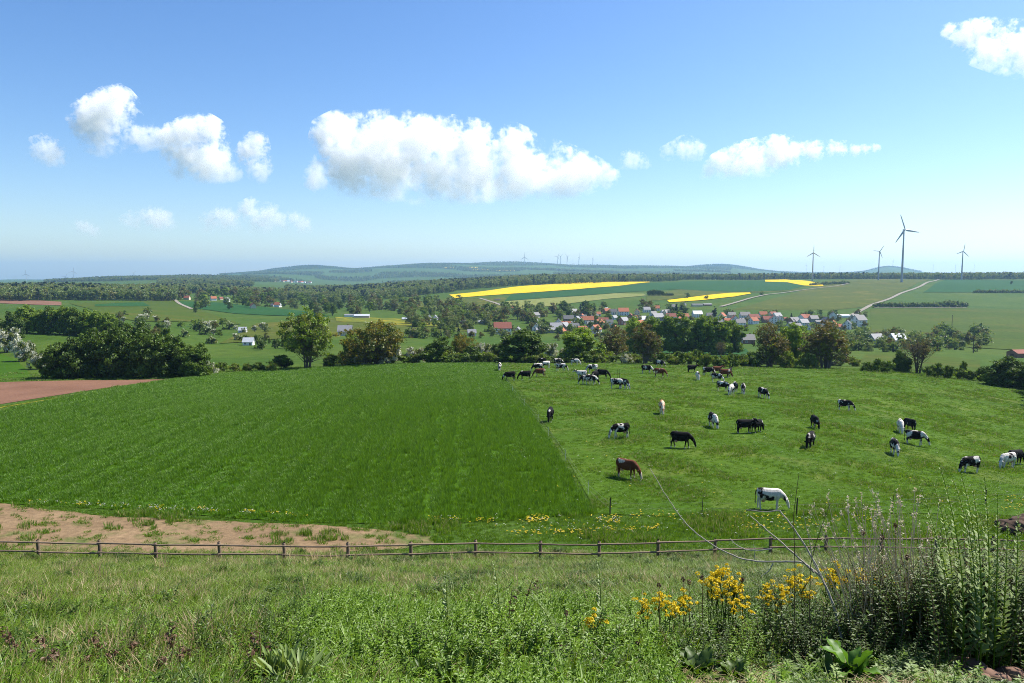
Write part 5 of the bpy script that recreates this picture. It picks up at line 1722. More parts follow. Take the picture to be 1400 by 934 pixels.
scatter('bank_grass', np.stack([X, Y, H(X, Y) - .01], -1), slope_rot(r, X, Y, n, .12), sc3, idx, BANK)
print('bank', n)

# tall straw tufts by the fence and over the bank
a1, a2 = Acc(), Acc()
blades(a1, rg, 16, .95, .22, .022, .45, 0, seg=3, hv=.5)
blades(a2, rg, 7, .75, .10, .010, .35, 0, seg=3, hv=.5)
STRAW = hidden_collection('straw_tufts', [proto_obj('straw_tuft_a', a1, [G_straw]), proto_obj('straw_tuft_b', a2, [G_straw])])
pts, ix, sl = [], [], []
for (px, py, k, spread) in [(388, 768, 5, 1.0), (440, 771, 9, 1.3), (470, 770, 7, 1.0), (505, 769, 3, .8), (398, 770, 4, .6), (75, 790, 3, 1.0), (118, 800, 2, .8), (226, 782, 2, .6), (330, 779, 2, .5), (540, 775, 2, .8), (285, 778, 2, .8), (620, 776, 1, .6), (995, 772, 3, 1.5), (1080, 772, 3, 1.5)]:
    g = ground(px, py, 8)
    for _ in range(k):
        x, y = g.x + r.normal() * spread * .5, g.y + r.normal() * .3
        pts.append((x, y, Hs(x, y) - .02)); ix.append(0); sl.append(r.uniform(.55, 1.0))
for _ in range(260):
    y = math.sqrt(r.uniform(49, 900)); x = r.uniform(-.8, .8) * y
    pts.append((x, y, Hs(x, y) - .02)); ix.append(1); sl.append(r.uniform(.4, 1.0))
n = len(pts)
scatter('straw_grass', pts, slope_rot(r, None, None, n, .12), np.repeat(np.array(sl)[:, None], 3, 1), ix, STRAW)

# dandelions and daisies along the strip and in the pasture
def flower_proto(name, mt, rad):
    a = Acc()
    for k in range(3):
        d = rg.normal(size=2) * rad * 1.1
        z = rg.uniform(.12, .24)
        m = 7
        ring = [(d[0] + math.cos(i * 6.283 / m) * rad, d[1] + math.sin(i * 6.283 / m) * rad, z) for i in range(m)]
        V = np.array([(d[0], d[1], z + rad * .45)] + ring)
        for i in range(m):
            a.add(np.array([V[0], V[1 + i], V[1 + (i + 1) % m], V[1 + (i + 1) % m] * [1, 1, .97]]), [(0, 1, 2, 3)], 0)
        a.add(*tube([(d[0], d[1], -.02), (d[0], d[1], z * .5), (d[0], d[1], z)], [.005, .005, .006], 3), 1)
    return proto_obj(name, a, [mt, G_past])
FLOW = hidden_collection('meadow_flowers', [flower_proto('flower_a', G_yel, .042), flower_proto('flower_b', G_wht, .030)])
pts, ix = [], []
def fl(px0, px1, py0, py1, n, white=.25, clump=0):
    for _ in range(n):
        px, py = r.uniform(px0, px1), r.uniform(py0, py1)
        g = ground(px, py, 40)
        pts.append((g.x, g.y, g.z + .05)); ix.append(int(r.uniform() < white))
def flband(P, h, n, white):
    P = np.array(P, float)
    for _ in range(n):
        px = r.uniform(P[0, 0], P[-1, 0])
        py = np.interp(px, P[:, 0], P[:, 1]) + r.normal() * h
        g = ground(px, py, 40)
        pts.append((g.x, g.y, g.z + .05)); ix.append(int(r.uniform() < white))
flband([(40, 687), (110, 691), (200, 697), (330, 703), (400, 705)], 1.6, 150, .55)
for cx in (112, 215, 275, 340, 372):
    flband([(cx - 9, np.interp(cx, [40, 400], [688, 704])), (cx + 9, np.interp(cx, [40, 400], [688, 704]))], 1.2, 22, .2)
flband([(380, 706), (420, 707)], 1.2, 20, .1)
flband([(585, 712), (680, 713)], 1.6, 70, .15)
flband([(720, 712), (750, 712)], 3.0, 70, .08)
flband([(700, 729), (800, 730)], 2.5, 60, .2)
flband([(780, 728), (900, 724)], 1.8, 80, .1)
flband([(815, 713), (850, 711)], 3.0, 60, .3)
flband([(860, 706), (1000, 708), (1200, 712)], 2.5, 110, .4)
flband([(1010, 722), (1120, 720)], 3, 60, .2)
flband([(660, 722), (1200, 722)], 8, 120, .6)
fl(690, 1390, 560, 705, 260, .8)
fl(1370, 1400, 680, 700, 30, .1)
n = len(pts)
scatter('meadow_flowers', pts, slope_rot(r, None, None, n, .1), np.repeat(r.uniform(.55, 1.15, n)[:, None], 3, 1), ix, FLOW)
# ------------------------------------------------------------------ plants standing out in the foreground
rf = np.random.default_rng(91)
def on_bank(px, y, dz=0.0):
    """point of the bank at depth y under the photo column px"""
    u = ray(px, 850)[0]
    return Vector((u * y, y, Hs(u * y, y) + dz))

def top_at(px, py, y):
    u, s = ray(px, py)
    return Vector((u * y, y, s * y))

def one(name, acc, mats, parent):
    return obj(name, acc.mesh(name, mats), parent)

# yellow-flowering rocket plants: stems, leaves and flower heads
def rocket(heads, y, label, group):
    bx = sum(h[0] for h in heads) / len(heads)
    b = on_bank(bx, y)
    o = empty('rocket_plant', b)
    tag(o, label, 'flowering plant', group)
    stem, leaf = Acc(), Acc()
    for (px, py) in heads:
        t = top_at(px, py, y + rf.uniform(-.15, .15)) - b
        t = np.array(t)
        if t[2] < .25:
            t[2] = .25
        b0 = np.array([rf.normal() * .05, rf.normal() * .05, -.03])
        tt = np.linspace(0, 1, 6)[:, None]
        mid = b0 * .35 + t * .65
        mid[2] = t[2] * .45
        P = (1 - tt) ** 2 * b0 + 2 * tt * (1 - tt) * mid + tt ** 2 * t
        stem.add(*tube(P, np.linspace(.007, .003, 6), 5))
        for k in range(9):
            s = rf.uniform(.1, .85)
            i = int(s * 5)
            p = P[i] + (P[i + 1] - P[i]) * (s * 5 - i)
            an = rf.uniform(0, 6.28); L = rf.uniform(.05, .11) * (1.3 - s)
            d = np.array([math.cos(an), math.sin(an), .5]); d /= np.linalg.norm(d)
            sd = np.cross(d, (0, 0, 1.)); sd /= np.linalg.norm(sd)
            leaf.add(np.array([p, p + d * L * .5 - sd * L * .22, p + d * L - np.array([0, 0, L * .2]), p + d * L * .5 + sd * L * .22]), [(0, 1, 2, 3)])
        fh = Acc()
        nb = int(rf.integers(6, 10))
        for k in range(nb):
            c = t + np.array([rf.normal() * .05, rf.normal() * .05, rf.normal() * .04])
            stem.add(*tube([P[4], (P[4] + c) / 2, c], [.003, .0025, .002], 3))
            m = int(rf.integers(16, 28))
            g = rf.normal(size=(m, 3)); g /= np.linalg.norm(g, axis=1)[:, None]
            g[:, 2] = np.abs(g[:, 2]) * .8 - .2
            v, f = leaf_quads(c + g * rf.uniform(.016, .030), .0200, rf, .6, 1.1, g)
            fh.add(v, f)
        obj('flower_head', fh.mesh('flower_head', [G_yel]), o)
    obj('stem', stem.mesh('stem', [G_deep], True), o)
    obj('leaves', leaf.mesh('leaves', [G_fresh]), o)
    return o
GR = 'yellow flowering rocket plants on the bank'
for heads, y in [([(876, 824), (886, 833), (880, 838)], 8.0), ([(905, 815), (899, 823), (909, 820)], 8.2), ([(918, 824), (916, 835), (924, 830)], 7.8), ([(934, 812), (928, 820), (941, 824)], 8.1),
                 ([(984, 780), (971, 789), (978, 786), (990, 783)], 8.4), ([(999, 789), (993, 806), (985, 797), (1004, 796)], 8.0), ([(1008, 806), (1003, 801), (1013, 812)], 8.2), ([(1005, 823), (1016, 833), (996, 828)], 7.8), ([(968, 803), (974, 798), (980, 812)], 8.1),
                 ([(1046, 809), (1042, 816), (1052, 812)], 8.2), ([(1060, 806), (1063, 824), (1068, 813)], 8.0), ([(1078, 789), (1090, 792), (1084, 798)], 8.4), ([(1094, 788), (1104, 815), (1098, 803)], 8.1),
                 ([(1134, 785), (1144, 780), (1139, 792), (1128, 796)], 8.2), ([(1181, 788), (1196, 780), (1188, 796)], 8.6), ([(1210, 785), (1204, 792), (1170, 792)], 8.5), ([(1150, 795), (1158, 788)], 8.3)]:
    rocket(heads, y, 'yellow-flowering rocket plant on the bank beside the dead pale branch', GR)
rocket([(806, 848), (812, 853), (818, 845)], 7.6, 'small sparse yellow-flowering plant apart from the others on the bank', None)

# dead pale branch
M_dead = mat_plain('dead_wood_pale', (0.36, 0.32, 0.27), 0.85, 0.3, 9.0)
def branch():
    b = on_bank(1148, 7.3)
    o = empty('dead_branch', b)
    tag(o, 'bare pale dead branch forking over the fence from the rough bank', 'branch')
    def limb_px(pts, y0, y1, r0, r1, nm):
        P = [np.array(top_at(px, py, y0 + (y1 - y0) * k / (len(pts) - 1)) - b) for k, (px, py) in enumerate(pts)]
        P = np.array(P)
        t = np.linspace(0, len(P) - 1, len(P) * 4)
        Q = np.stack([np.interp(t, np.arange(len(P)), P[:, i]) for i in range(3)], -1)
        Q[1:-1] = (Q[:-2] + 2 * Q[1:-1] + Q[2:]) / 4
        Q += rf.normal(size=Q.shape) * .002
        a = Acc(); a.add(*tube(Q, np.linspace(r0, r1, len(Q)), 7))
        obj(nm, a.mesh(nm, [M_dead], True), o)
    limb_px([(1150, 872), (1140, 828), (1126, 795), (1108, 758), (1088, 726), (1066, 698)], 7.3, 7.5, .014, .007, 'main_stem')
    limb_px([(1122, 788), (1098, 768), (1070, 768), (1042, 768), (1014, 764), (985, 752), (960, 736), (938, 717), (922, 695), (905, 668), (888, 640)], 7.45, 8.2, .011, .0035, 'side_branch')
    limb_px([(1112, 782), (1095, 766), (1068, 741), (1045, 722), (1025, 705)], 7.45, 7.0, .011, .004, 'side_branch')
    limb_px([(1066, 698), (1048, 700), (1030, 698), (1020, 697)], 7.5, 7.6, .006, .003, 'twig')
    limb_px([(1056, 750), (1040, 753), (1020, 752), (1006, 745), (998, 736)], 7.2, 7.4, .007, .003, 'twig')
    limb_px([(1057, 770), (1052, 780), (1040, 788)], 7.5, 7.5, .006, .003, 'twig')
    limb_px([(1032, 766), (1032, 752), (1030, 744)], 7.5, 7.5, .004, .002, 'twig')
    limb_px([(1128, 800), (1112, 770), (1106, 735), (1098, 700)], 7.3, 7.0, .006, .002, 'twig')
branch()
for pts, y, lb in [([(1087, 780), (1085, 705), (1089, 672), (1092, 650)], 7.0, 'thin dark upright dead stalk beside the forked pale branch'), ([(1108, 775), (1114, 748), (1124, 718), (1135, 688)], 7.2, 'thin dark leaning dead stalk beside the dry grass clump')]:
    b = on_bank(pts[0][0], y)
    P = [(0, 0, -.05)] + [tuple(top_at(px, py, y) - b) for px, py in pts]
    a = Acc(); a.add(*tube(P, np.linspace(.005, .0025, len(P)), 5))
    o = obj('dead_stalk', a.mesh('dead_stalk', [G_brown], True), None, b)
    tag(o, lb, 'stalk')

# tall green stalks with small leaves up their length
def tall_stalk(px, py, y, bx, label, group=None):
    b = on_bank(bx, y)
    o = empty('tall_stalk', b)
    tag(o, label, 'wild plant', group)
    t = np.array(top_at(px, py, y) - b)
    tt = np.linspace(0, 1, 9)[:, None]
    mid = np.array([t[0] * rf.uniform(-.3, .3), t[1] * .5, t[2] * rf.uniform(.5, .68)])
    P = 2 * tt * (1 - tt) * mid + tt ** 2 * t
    a = Acc(); a.add(*tube(P, np.linspace(.009, .003, 9), 5)); obj('stem', a.mesh('stem', [G_fresh], True), o)
    lf = Acc()
    for k in range(120):
        s = .10 + .90 * k / 120
        i = min(7, int(s * 8))
        p = P[i] + (P[i + 1] - P[i]) * (s * 8 - i)
        an = k * 2.4 + rf.normal() * .3
        L = (.095 * (1 - s) + .026) * rf.uniform(.6, 1.35)
        d = np.array([math.cos(an), math.sin(an), .7]); d /= np.linalg.norm(d)
        sd = np.cross(d, (0, 0, 1.)); sd /= np.linalg.norm(sd)
        lf.add(np.array([p, p + d * L * .5 - sd * L * .25, p + d * L, p + d * L * .5 + sd * L * .25]), [(0, 1, 2, 3)])
    obj('leaves', lf.mesh('leaves', [G_grey]), o)
GS = 'tall leafy green stalks on the bank'
for px, py, y, bx in [(1284, 634, 7.0, 1318), (1313, 645, 7.2, 1336), (1302, 655, 7.4, 1328), (1346, 652, 7.1, 1352), (1364, 675, 7.0, 1362), (1256, 660, 7.3, 1300), (1268, 705, 7.2, 1310), (1330, 668, 6.9, 1344), (1340, 700, 7.4, 1356), (1378, 716, 7.1, 1372), (1290, 690, 7.5, 1320), (1320, 700, 7.0, 1340), (1276, 662, 7.6, 1302), (1392, 700, 7.3, 1388)]:
    tall_stalk(px, py, y, bx, 'tall slender green stalk with small leaves beside the dry grass clump', GS)
for px, py, y, bx, lb in [(609, 782, 8.5, 612, 'single green stalk with budding tip on the bank beyond the leafy weeds'), (818, 768, 8.6, 822, 'tall green stalk before the fence near the small sparse yellow plant'), (725, 815, 8.0, 760, 'leaning pale green stalk amid leafy weeds'), (675, 768, 9.0, 684, 'thin green stalk alone just below the wooden fence')]:
    tall_stalk(px, py, y, bx, lb)

# clump of dry tall grass
def dry_clump():
    b = on_bank(1225, 7.8)
    o = empty('dry_grass_clump', b)
    tag(o, 'large clump of tall bleached dry grass on the rough bank', 'grass clump')
    for k in range(110):
        bx = 1172 + 105 * rf.uniform()
        y = 7.8 + rf.normal() * .25
        base = np.array(on_bank(bx, y) - b)
        tx, ty = bx - rf.uniform(-25, 75), rf.uniform(668, 790)
        t = np.array(top_at(tx, ty, y) - b)
        tt = np.linspace(0, 1, 5)[:, None]
        mid = (base + t) / 2 + np.array([rf.normal() * .08 + .04, 0, .08])
        P = (1 - tt) ** 2 * base + 2 * tt * (1 - tt) * mid + tt ** 2 * t
        a = Acc(); a.add(*tube(P, np.linspace(.0048, .0026, 5), 4))
        v, f = leaf_quads(P[-1] + rf.normal(size=(10, 3)) * np.array([.008, .008, .03]), .014, rf, .2, 2.2)
        a.add(v, f)
        obj('grass_stem', a.mesh('grass_stem', [G_pale]), o)
dry_clump()

# broad-leaved plants: every large leaf is a part
def broad_leaf(L, W, curl, wave, n=9):
    V, Fc = [], []
    for i in range(n + 1):
        t = i / n
        w = W * (math.sin(math.pi * min(1, t * .93 + .07)) ** .75) * .5 + .004
        x = L * (t - .22 * curl * t * t)
        z = L * (.55 * t - curl * .75 * t * t)
        wv = wave * math.sin(t * 17) * .15 * W
        V += [(x, -w, z + .18 * w + wv), (x, -w * .5, z - .05 * w), (x, 0, z - .12 * w), (x, w * .5, z - .05 * w), (x, w, z + .18 * w - wv)]
    for i in range(n):
        for k in range(4):
            a = i * 5 + k
            Fc.append((a, a + 1, a + 6, a + 5))
    return V, Fc
def rosette(name, px, y, n, L, W, mt, label, curl=.7, upright=.5, group=None):
    b = on_bank(px, y)
    o = empty(name, b)
    tag(o, label, 'plant', group)
    for k in range(n):
        V, Fc = broad_leaf(L * rf.uniform(.7, 1.2), W * rf.uniform(.8, 1.2), curl * rf.uniform(.5, 1.3), 1.0)
        q = obj('leaf', mesh_np('leaf', V, Fc, [mt], True), o, (0, 0, .02))
        q.rotation_euler = (rf.normal() * .2, -upright * rf.uniform(.3, 1.2), k * 2.4 + rf.normal() * .3)
    return o
G_dock = mat_leaf('dock_leaf', (0.060, 0.150, 0.016), (0.120, 0.240, 0.030), 0.4, 3.0)
rosette('dock_plant', 1168, 6.45, 12, .40, .13, G_dock, 'broad curled bright green dock plant low on the bank below the yellow flowers', .7, .75)
rosette('dock_plant', 1135, 6.5, 8, .28, .09, G_deep, 'smaller dark dock plant beside the broad curled one', .7, .5)
rosette('dock_plant', 955, 6.6, 16, .28, .10, G_deep, 'dark glossy broad-leaved plant low on the bank under the yellow flowers', .6, .6)
rosette('dock_plant', 1005, 6.6, 10, .24, .09, G_deep, 'second dark broad-leaved plant touching the glossy one', .6, .6)
GL = 'grey-green long-leaved plants on the bank'
for px, y, n in [(370, 6.6, 15), (395, 6.7, 18), (425, 6.5, 14), (410, 6.3, 16), (385, 6.35, 14)]:
    rosette('lance_leaved_plant', px, y, n, .34, .035, G_grey, 'grey-green plant with long narrow upright leaves among the bank weeds', .35, 1.0, GL)
for px, y in [(610, 6.4), (640, 6.5), (575, 6.6), (660, 6.3)]:
    rosette('lance_leaved_plant', px, y, 12, .26, .030, G_deep, 'dark green plant with narrow upright leaves beneath the leafy weeds', .35, 1.0, 'dark narrow-leaved plants on the bank')

# brown dry stalks with curled tops
GB = 'brown dry stalks with curled tops on the bank'
for px, py, y in [(10, 858, 6.8), (18, 872, 6.7), (38, 890, 6.6), (74, 900, 6.4), (80, 888, 6.5), (135, 872, 6.8), (178, 878, 6.7), (168, 905, 6.4), (232, 852, 7.0), (240, 870, 6.8), (245, 885, 6.6), (215, 900, 6.4), (110, 905, 6.4), (355, 865, 6.9), (362, 880, 6.8), (700, 808, 8.2), (728, 792, 8.8), (150, 890, 6.6), (60, 870, 6.8), (335, 885, 6.7)]:
    b = on_bank(px + rf.normal() * 8, y)
    o = empty('dry_stalk', b)
    tag(o, 'brown dry stalk with a curled withered top low on the bank', 'stalk', GB)
    t = np.array(top_at(px, py, y) - b)
    t[2] = max(t[2], .22)
    s = rf.choice([-1, 1])
    P = np.array([(0, 0, -.03), (t[0] * .2, 0, t[2] * .35), (t[0] * .6, 0, t[2] * .75), t, t + [s * .04, 0, .015], t + [s * .07, .01, -.02]])
    a = Acc(); a.add(*tube(P, np.linspace(.006, .003, len(P)), 5)); obj('stem', a.mesh('stem', [G_brown], True), o)
    a = Acc(); v, f = leaf_quads(P[2] + (P[5] - P[2]) * rf.uniform(0, 1, 16)[:, None] + rf.normal(size=(16, 3)) * .02, .032, rf, 0, 1.6); a.add(v, f)
    obj('withered_leaves', a.mesh('withered_leaves', [G_brown]), o)
GH = 'brown seed heads on thin stalks'
for px, py, y in [(774, 838, 7.4), (901, 800, 8.0), (934, 792, 8.2), (942, 796, 8.2), (960, 790, 8.3), (1015, 793, 8.1), (872, 878, 6.9), (768, 885, 6.8), (1180, 728, 7.6), (1206, 735, 7.6), (1224, 718, 7.7), (1240, 762, 7.5)]:
    b = on_bank(px, y)
    t = np.array(top_at(px, py, y) - b)
    t[2] = max(t[2], .2)
    o = empty('seed_stalk', b)
    tag(o, 'thin dry stalk with a round brown seed head rising from the bank', 'stalk', GH)
    a = Acc(); a.add(*tube([(0, 0, -.03), t * .5 + [.01, 0, 0], t], [.005, .004, .003], 4)); obj('stem', a.mesh('stem', [G_brown], True), o)
    g = rf.normal(size=(40, 3)); g /= np.linalg.norm(g, axis=1)[:, None]
    a = Acc(); v, f = leaf_quads(t + g * np.array([.018, .018, .026]), .018, rf, .2, 1.3, g); a.add(v, f)
    obj('seed_head', a.mesh('seed_head', [G_brown]), o)

# nettle-like leafy bush on the bank
def leafy_bush(px, y, n, h, spread, mt, label, group=None, leaf=.10):
    b = on_bank(px, y)
    o = empty('leafy_bush', b)
    tag(o, label, 'bush', group)
    st, lf = Acc(), Acc()
    for k in range(n):
        q = rf.normal(size=2) * spread
        z = Hs(b.x + q[0], b.y + q[1]) - b.z
        a = Acc()
        leafy_stem(a, rf, (q[0], q[1], z - .03), h * rf.uniform(.5, 1.15), 26, leaf, 0, 1, .3, .4, 2, .006)
        for v, f, m in zip(a.v, a.f, a.m):
            (st if m[0] == 0 else lf).add(v, f - f.min())
    obj('stems', st.mesh('stems', [G_brown], True), o)
    obj('leaves', lf.mesh('leaves', [mt]), o)
leafy_bush(1190, 7.7, 80, 1.0, .26, G_deep, 'dark leafy nettle bush at the foot of the dry grass clump')
leafy_bush(1258, 7.7, 100, 1.12, .28, G_deep, 'dark leafy bush between dry grass clump and tall stalks')
leafy_bush(1332, 7.8, 110, 1.25, .28, G_deep, 'dense leafy bush under the tall slender stalks')
leafy_bush(1395, 7.7, 100, 1.25, .26, G_deep, 'dark leafy bush beside the dense bush above the stones')
leafy_bush(1100, 7.6, 60, .75, .28, G_deep, 'dark leafy weed bush beneath the dead pale branch')
leafy_bush(760, 7.6, 50, .58, .34, G_fresh, 'bright leafy weed clump on the middle of the bank')
leafy_bush(690, 7.9, 54, .60, .36, G_fresh, 'bright leafy weed clump beside the middle one on the bank')
leafy_bush(640, 7.3, 44, .46, .32, G_fresh, 'low bright weed clump above the dark narrow-leaved plants')
leafy_bush(300, 6.7, 26, .26, .32, G_fresh, 'low bright weed clump beside the grey-green narrow-leaved plants', leaf=.06)
leafy_bush(845, 7.3, 44, .44, .30, G_fresh, 'bright weed clump beside the first yellow-flowering plants')

for i, (px, y, n, h, sp, mt) in enumerate([(540, 7.6, 40, .40, .34, G_fresh), (470, 7.0, 30, .30, .32, G_fresh), (950, 7.4, 40, .42, .30, G_deep), (1030, 7.5, 44, .46, .30, G_fresh), (1150, 7.2, 40, .5, .26, G_deep), (80, 6.8, 34, .26, .36, G_fresh), (180, 6.7, 34, .26, .36, G_fresh), (10, 7.0, 30, .28, .36, G_deep), (560, 6.6, 36, .3, .3, G_fresh), (720, 6.6, 36, .3, .34, G_fresh), (820, 6.7, 30, .3, .3, G_deep), (250, 7.2, 30, .26, .36, G_deep), (1225, 7.0, 30, .3, .2, G_deep), (1255, 7.2, 36, .44, .22, G_deep)]):
    leafy_bush(px, y, n, h, sp, mt, ('low bright' if mt is G_fresh else 'low dark') + ' green weed clump spreading through the grass of the bank', 'low %s weed clumps on the bank' % ('bright' if mt is G_fresh else 'dark'), .07)

# stones and slab
M_stone = mat_plain('stone_red_brown', (0.175, 0.105, 0.075), 0.9, 0.35, 9.0, 0.15, 0.01)
def stone(px, y, size, flat, label, rz=0.0, tilt=0.0):
    b = on_bank(px, y, .02)
    bm = bmesh.new()
    bmesh.ops.create_icosphere(bm, subdivisions=3, radius=1.0)
    ph = rf.uniform(0, 6, 6)
    for v in bm.verts:
        c = v.co
        k = 1 + .16 * math.sin(3 * c.x + ph[0]) * math.sin(3 * c.y + ph[1]) + .10 * math.sin(6 * c.z + ph[2]) * math.sin(5 * c.x + ph[3])
        m = max(abs(c.x), abs(c.y), abs(c.z))
        c *= k * (.55 + .45 / m * .8)
        c.x *= size; c.y *= size * .7; c.z *= size * flat
    me = bpy.data.meshes.new('stone'); bm.to_mesh(me); bm.free()
    me.materials.append(M_stone)
    me.polygons.foreach_set('use_smooth', np.ones(len(me.polygons), dtype=bool))
    o = obj('stone', me, None, b)
    o.rotation_euler = (tilt, rf.normal() * .15, rz)
    tag(o, label, 'stone')
stone(1322, 7.0, .24, .30, 'long flat reddish slab of stone leaning among the weeds', -.6, .35)
stone(1300, 7.1, .12, .5, 'small reddish stone above the leaning flat slab')
stone(1362, 6.8, .15, .5, 'rounded brown stone half hidden in dry grass beside the slab')
stone(1390, 6.95, .16, .6, 'brown stone at the foot of the dark leafy bush')
stone(1345, 6.65, .10, .5, 'smallest reddish stone lying below the flat slab')

# heap of earth beyond the fence
def heap():
    g = ground(1402, 728, 40)
    bm = bmesh.new()
    bmesh.ops.create_icosphere(bm, subdivisions=5, radius=1.0)
    for v in bm.verts:
        c = v.co
        k = 1 + .18 * math.sin(4 * c.x + 1) * math.sin(5 * c.y) + .09 * math.sin(11 * c.x + 3 * c.z) * math.sin(9 * c.y + 2) + .04 * math.sin(23 * c.x) * math.sin(19 * c.z + 7 * c.y)
        c *= k
        c.x *= 1.9; c.y *= 1.4; c.z *= .95
        if c.z < -.1: c.z = -.1
    me = bpy.data.meshes.new('earth_heap'); bm.to_mesh(me); bm.free()
    me.materials.append(mat_plain('dark_earth', (0.075, 0.050, 0.036), 0.95, 0.4, 6.0, 0.1, 0.05))
    me.polygons.foreach_set('use_smooth', np.ones(len(me.polygons), dtype=bool))
    o = obj('earth_heap', me, None, g)
    tag(o, 'dark brown heap of earth beside the pasture beyond the wooden fence', 'heap')
heap()
# ------------------------------------------------------------------ clouds (volumes, far outside the haze)
def mat_cloud(name, lobes, base_z, dens, size, soft, amp):
    m = bpy.data.materials.new(name)
    m.use_nodes = True
    nt = m.node_tree
    nt.nodes.clear()
    out = nt.nodes.new('ShaderNodeOutputMaterial')
    tc = nt.nodes.new('ShaderNodeTexCoord')
    P = tc.outputs['Object']
    best = None
    for (c, r) in lobes:
        sub = nt.nodes.new('ShaderNodeVectorMath')
        sub.operation = 'DISTANCE'
        nt.links.new(P, sub.inputs[0])
        sub.inputs[1].default_value = c
        v = math_n(nt, 'MULTIPLY_ADD', sub.outputs['Value'], -1.0 / r, 1.0)
        best = v if best is None else math_n(nt, 'SMOOTH_MAX', best, v, 0.25)
    n1 = noise(nt, P, 1.0 / (size * 0.42), 8, 0.72, dist=0.15)
    n1 = math_n(nt, 'MULTIPLY_ADD', n1, amp * 3.9, -amp * 2.0)
    n0 = noise(nt, P, 1.0 / (size * 1.5), 3, 0.5)
    n0 = math_n(nt, 'MULTIPLY_ADD', n0, amp * 2.2, -amp * 1.12)
    d = math_n(nt, 'ADD', math_n(nt, 'ADD', best, n1), n0)
    sx = nt.nodes.new('ShaderNodeSeparateXYZ')
    nt.links.new(P, sx.inputs[0])
    fl = maprange(nt, sx.outputs[2], base_z - size * 0.25, base_z + size * 0.35, -0.5, 0.0)
    d = math_n(nt, 'ADD', d, fl)
    d = maprange(nt, d, 0.12, 0.12 + soft * 0.9, 0.0, dens)
    d = math_n(nt, 'MULTIPLY', d, maprange(nt, sx.outputs[2], 0.0, size * 2.6, 0.06, 1.0))
    sc = nt.nodes.new('ShaderNodeVolumeScatter')
    sc.inputs['Color'].default_value = (1, 1, 1, 1)
    sc.inputs['Anisotropy'].default_value = 0.25
    nt.links.new(d, sc.inputs['Density'])
    nt.links.new(sc.outputs[0], out.inputs['Volume'])
    m.cycles.volume_step_rate = CLOUD_STEP
    return m

CLOUD_STEP = 0.12
def cloud(label, lobes, depth, dens=0.02, soft=0.25, amp=1.0, seed=0, grow=1.25):
    r_ = random.Random(seed)
    L = []
    for (px, py, rp) in lobes:
        u, s = ray(px, py)
        L.append((Vector((u * depth, depth + r_.uniform(-.6, .6) * rp / F * depth, s * depth)), rp / F * depth * grow))
    base = Vector((sum(l[0].x for l in L) / len(L), depth, min(l[0].z - l[1] / grow for l in L)))
    bm = bmesh.new()
    for c, r in L:
        r *= 1.12
        for k in range(12):
            for a in (-1, -.5, 0, .5, 1):
                q = math.sqrt(max(0, 1 - a * a))
                bm.verts.new((c.x - base.x + r * q * math.cos(k * .5236), c.y - base.y + r * q * math.sin(k * .5236), max(c.z - base.z + r * a, -r * .15)))
    g = bmesh.ops.convex_hull(bm, input=bm.verts)
    bmesh.ops.delete(bm, geom=[v for v in bm.verts if not v.link_faces], context='VERTS')
    bmesh.ops.recalc_face_normals(bm, faces=bm.faces)
    me = bpy.data.meshes.new('cloud')
    bm.to_mesh(me)
    bm.free()
    size = sum(l[1] for l in L) / len(L)
    me.materials.append(mat_cloud('cloud_vapour', [(tuple(c - base), r) for c, r in L], 0.0, dens, size, soft, amp))
    o = obj('cloud', me, None, base)
    tag(o, label, 'cloud', 'fair weather clouds')
    return o

cloud('long heaped white cloud, the largest in the sky, above the far ridge',
      [(462, 188, 26), (478, 172, 15), (512, 200, 32), (548, 188, 26), (575, 197, 32), (612, 208, 32), (650, 205, 30), (690, 198, 22), (706, 187, 13), (480, 222, 34),
       (535, 232, 38), (595, 240, 38), (655, 240, 38), (712, 238, 36), (762, 240, 30), (802, 238, 24), (828, 243, 15), (432, 243, 16), (640, 262, 22)], 9500, 0.009, 0.35, 1.0, 1)
cloud('tall leaning white cloud, higher than its neighbours and joined to a thin veil',
      [(128, 152, 22), (150, 140, 22), (166, 132, 13), (138, 172, 26), (130, 194, 20), (155, 160, 18), (190, 190, 16), (212, 188, 15)], 9000, 0.012, 0.4, 1.0, 2)
cloud('puffy triangular white cloud widening to its base between two smaller clouds',
      [(262, 184, 20), (284, 178, 18), (262, 212, 28), (286, 222, 30), (308, 236, 17), (246, 238, 14), (232, 186, 12)], 9000, 0.012, 0.35, 1.0, 3)
cloud('narrow upright white cloud beside the puffy triangular cloud', [(352, 195, 13), (349, 213, 17), (355, 234, 15), (358, 243, 10)], 9000, 0.010, 0.4, 1.1, 4)
cloud('small round white cloud below the tall leaning cloud', [(60, 200, 15), (70, 212, 15), (50, 212, 11), (62, 216, 14)], 9000, 0.010, 0.4, 1.1, 5)
cloud('small compact white puff just past the end of the long cloud', [(864, 219, 14), (880, 224, 9), (856, 224, 9)], 9000, 0.008, 0.4, 1.1, 6)
cloud('flat white cloud puff above the long tapering cloud', [(936, 205, 16), (914, 210, 11), (956, 203, 10), (948, 213, 10)], 9000, 0.008, 0.4, 1.1, 7)
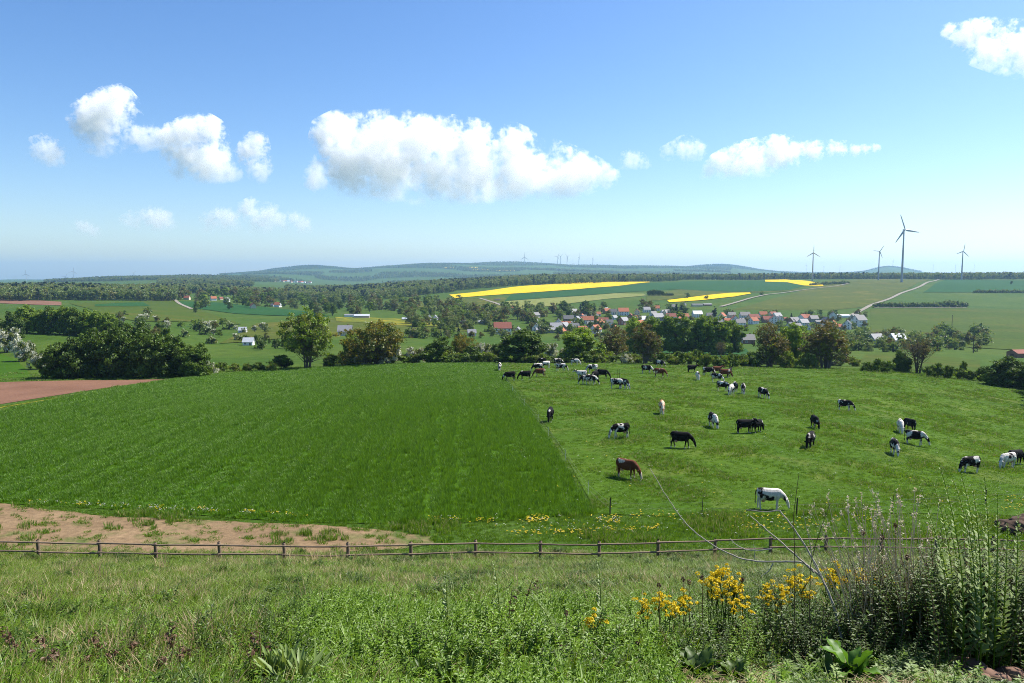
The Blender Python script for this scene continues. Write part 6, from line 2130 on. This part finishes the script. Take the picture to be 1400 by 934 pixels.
cloud('long thin white cloud tapering to a point over the village', [(995, 226, 20), (1028, 217, 21), (1058, 212, 20), (1086, 209, 13), (968, 237, 11), (1104, 208, 11), (1120, 207, 10), (1136, 205, 9), (1152, 205, 8), (1168, 204, 7), (1184, 203.5, 6), (1198, 203, 5)], 9000, 0.010, 0.4, 1.1, 8)
cloud('ragged white cloud high in the sky above the wind turbines', [(1296, 42, 9), (1315, 48, 15), (1340, 55, 20), (1365, 62, 24), (1392, 68, 26), (1370, 84, 14), (1424, 72, 30)], 4200, 0.018, 0.4, 1.3, 9)
for i, (lb, pts) in enumerate([
        ('faint low cloud with one bright tip under the puffy triangular cloud', [(298, 292, 12), (312, 302, 15), (285, 306, 14)]),
        ('pale low cloud heap beside the faint cloud with the bright tip', [(345, 288, 14), (365, 292, 15), (352, 304, 18), (382, 304, 12)]),
        ('pale low flat cloud bank over the wooded hill', [(205, 298, 17), (228, 302, 13), (185, 306, 14)]),
        ('pale low small cloud at the end of the low cloud row', [(402, 298, 11), (412, 308, 13)]),
        ('faintest low cloud scrap over the green valley', [(112, 312, 12), (125, 318, 10)])]):
    cloud(lb, pts, 14000, 0.0075, 0.6, 1.0, 20 + i)
# ------------------------------------------------------------------ air
def build_haze():
    lo, hi = float(ZG.min()) - 40, 345.0
    bm = bmesh.new()
    bmesh.ops.create_cube(bm, size=1.0)
    bmesh.ops.scale(bm, vec=(54000, 36000, hi - lo), verts=bm.verts)
    bmesh.ops.translate(bm, vec=(0, 500, (lo + hi) / 2), verts=bm.verts)
    me = bpy.data.meshes.new('haze')
    bm.to_mesh(me)
    bm.free()
    m = bpy.data.materials.new('haze_air')
    m.use_nodes = True
    nt = m.node_tree
    nt.nodes.clear()
    out = nt.nodes.new('ShaderNodeOutputMaterial')
    p = nt.nodes.new('ShaderNodeVolumePrincipled')
    p.inputs['Color'].default_value = (0.42, 0.68, 1.0, 1)
    p.inputs['Density'].default_value = HAZE_DENSITY
    p.inputs['Anisotropy'].default_value = 0.4
    nt.links.new(p.outputs[0], out.inputs['Volume'])
    me.materials.append(m)
    o = obj('haze', me)
    tag(o, kind='stuff')
    return o

HAZE_DENSITY = 6.5e-5
build_haze()
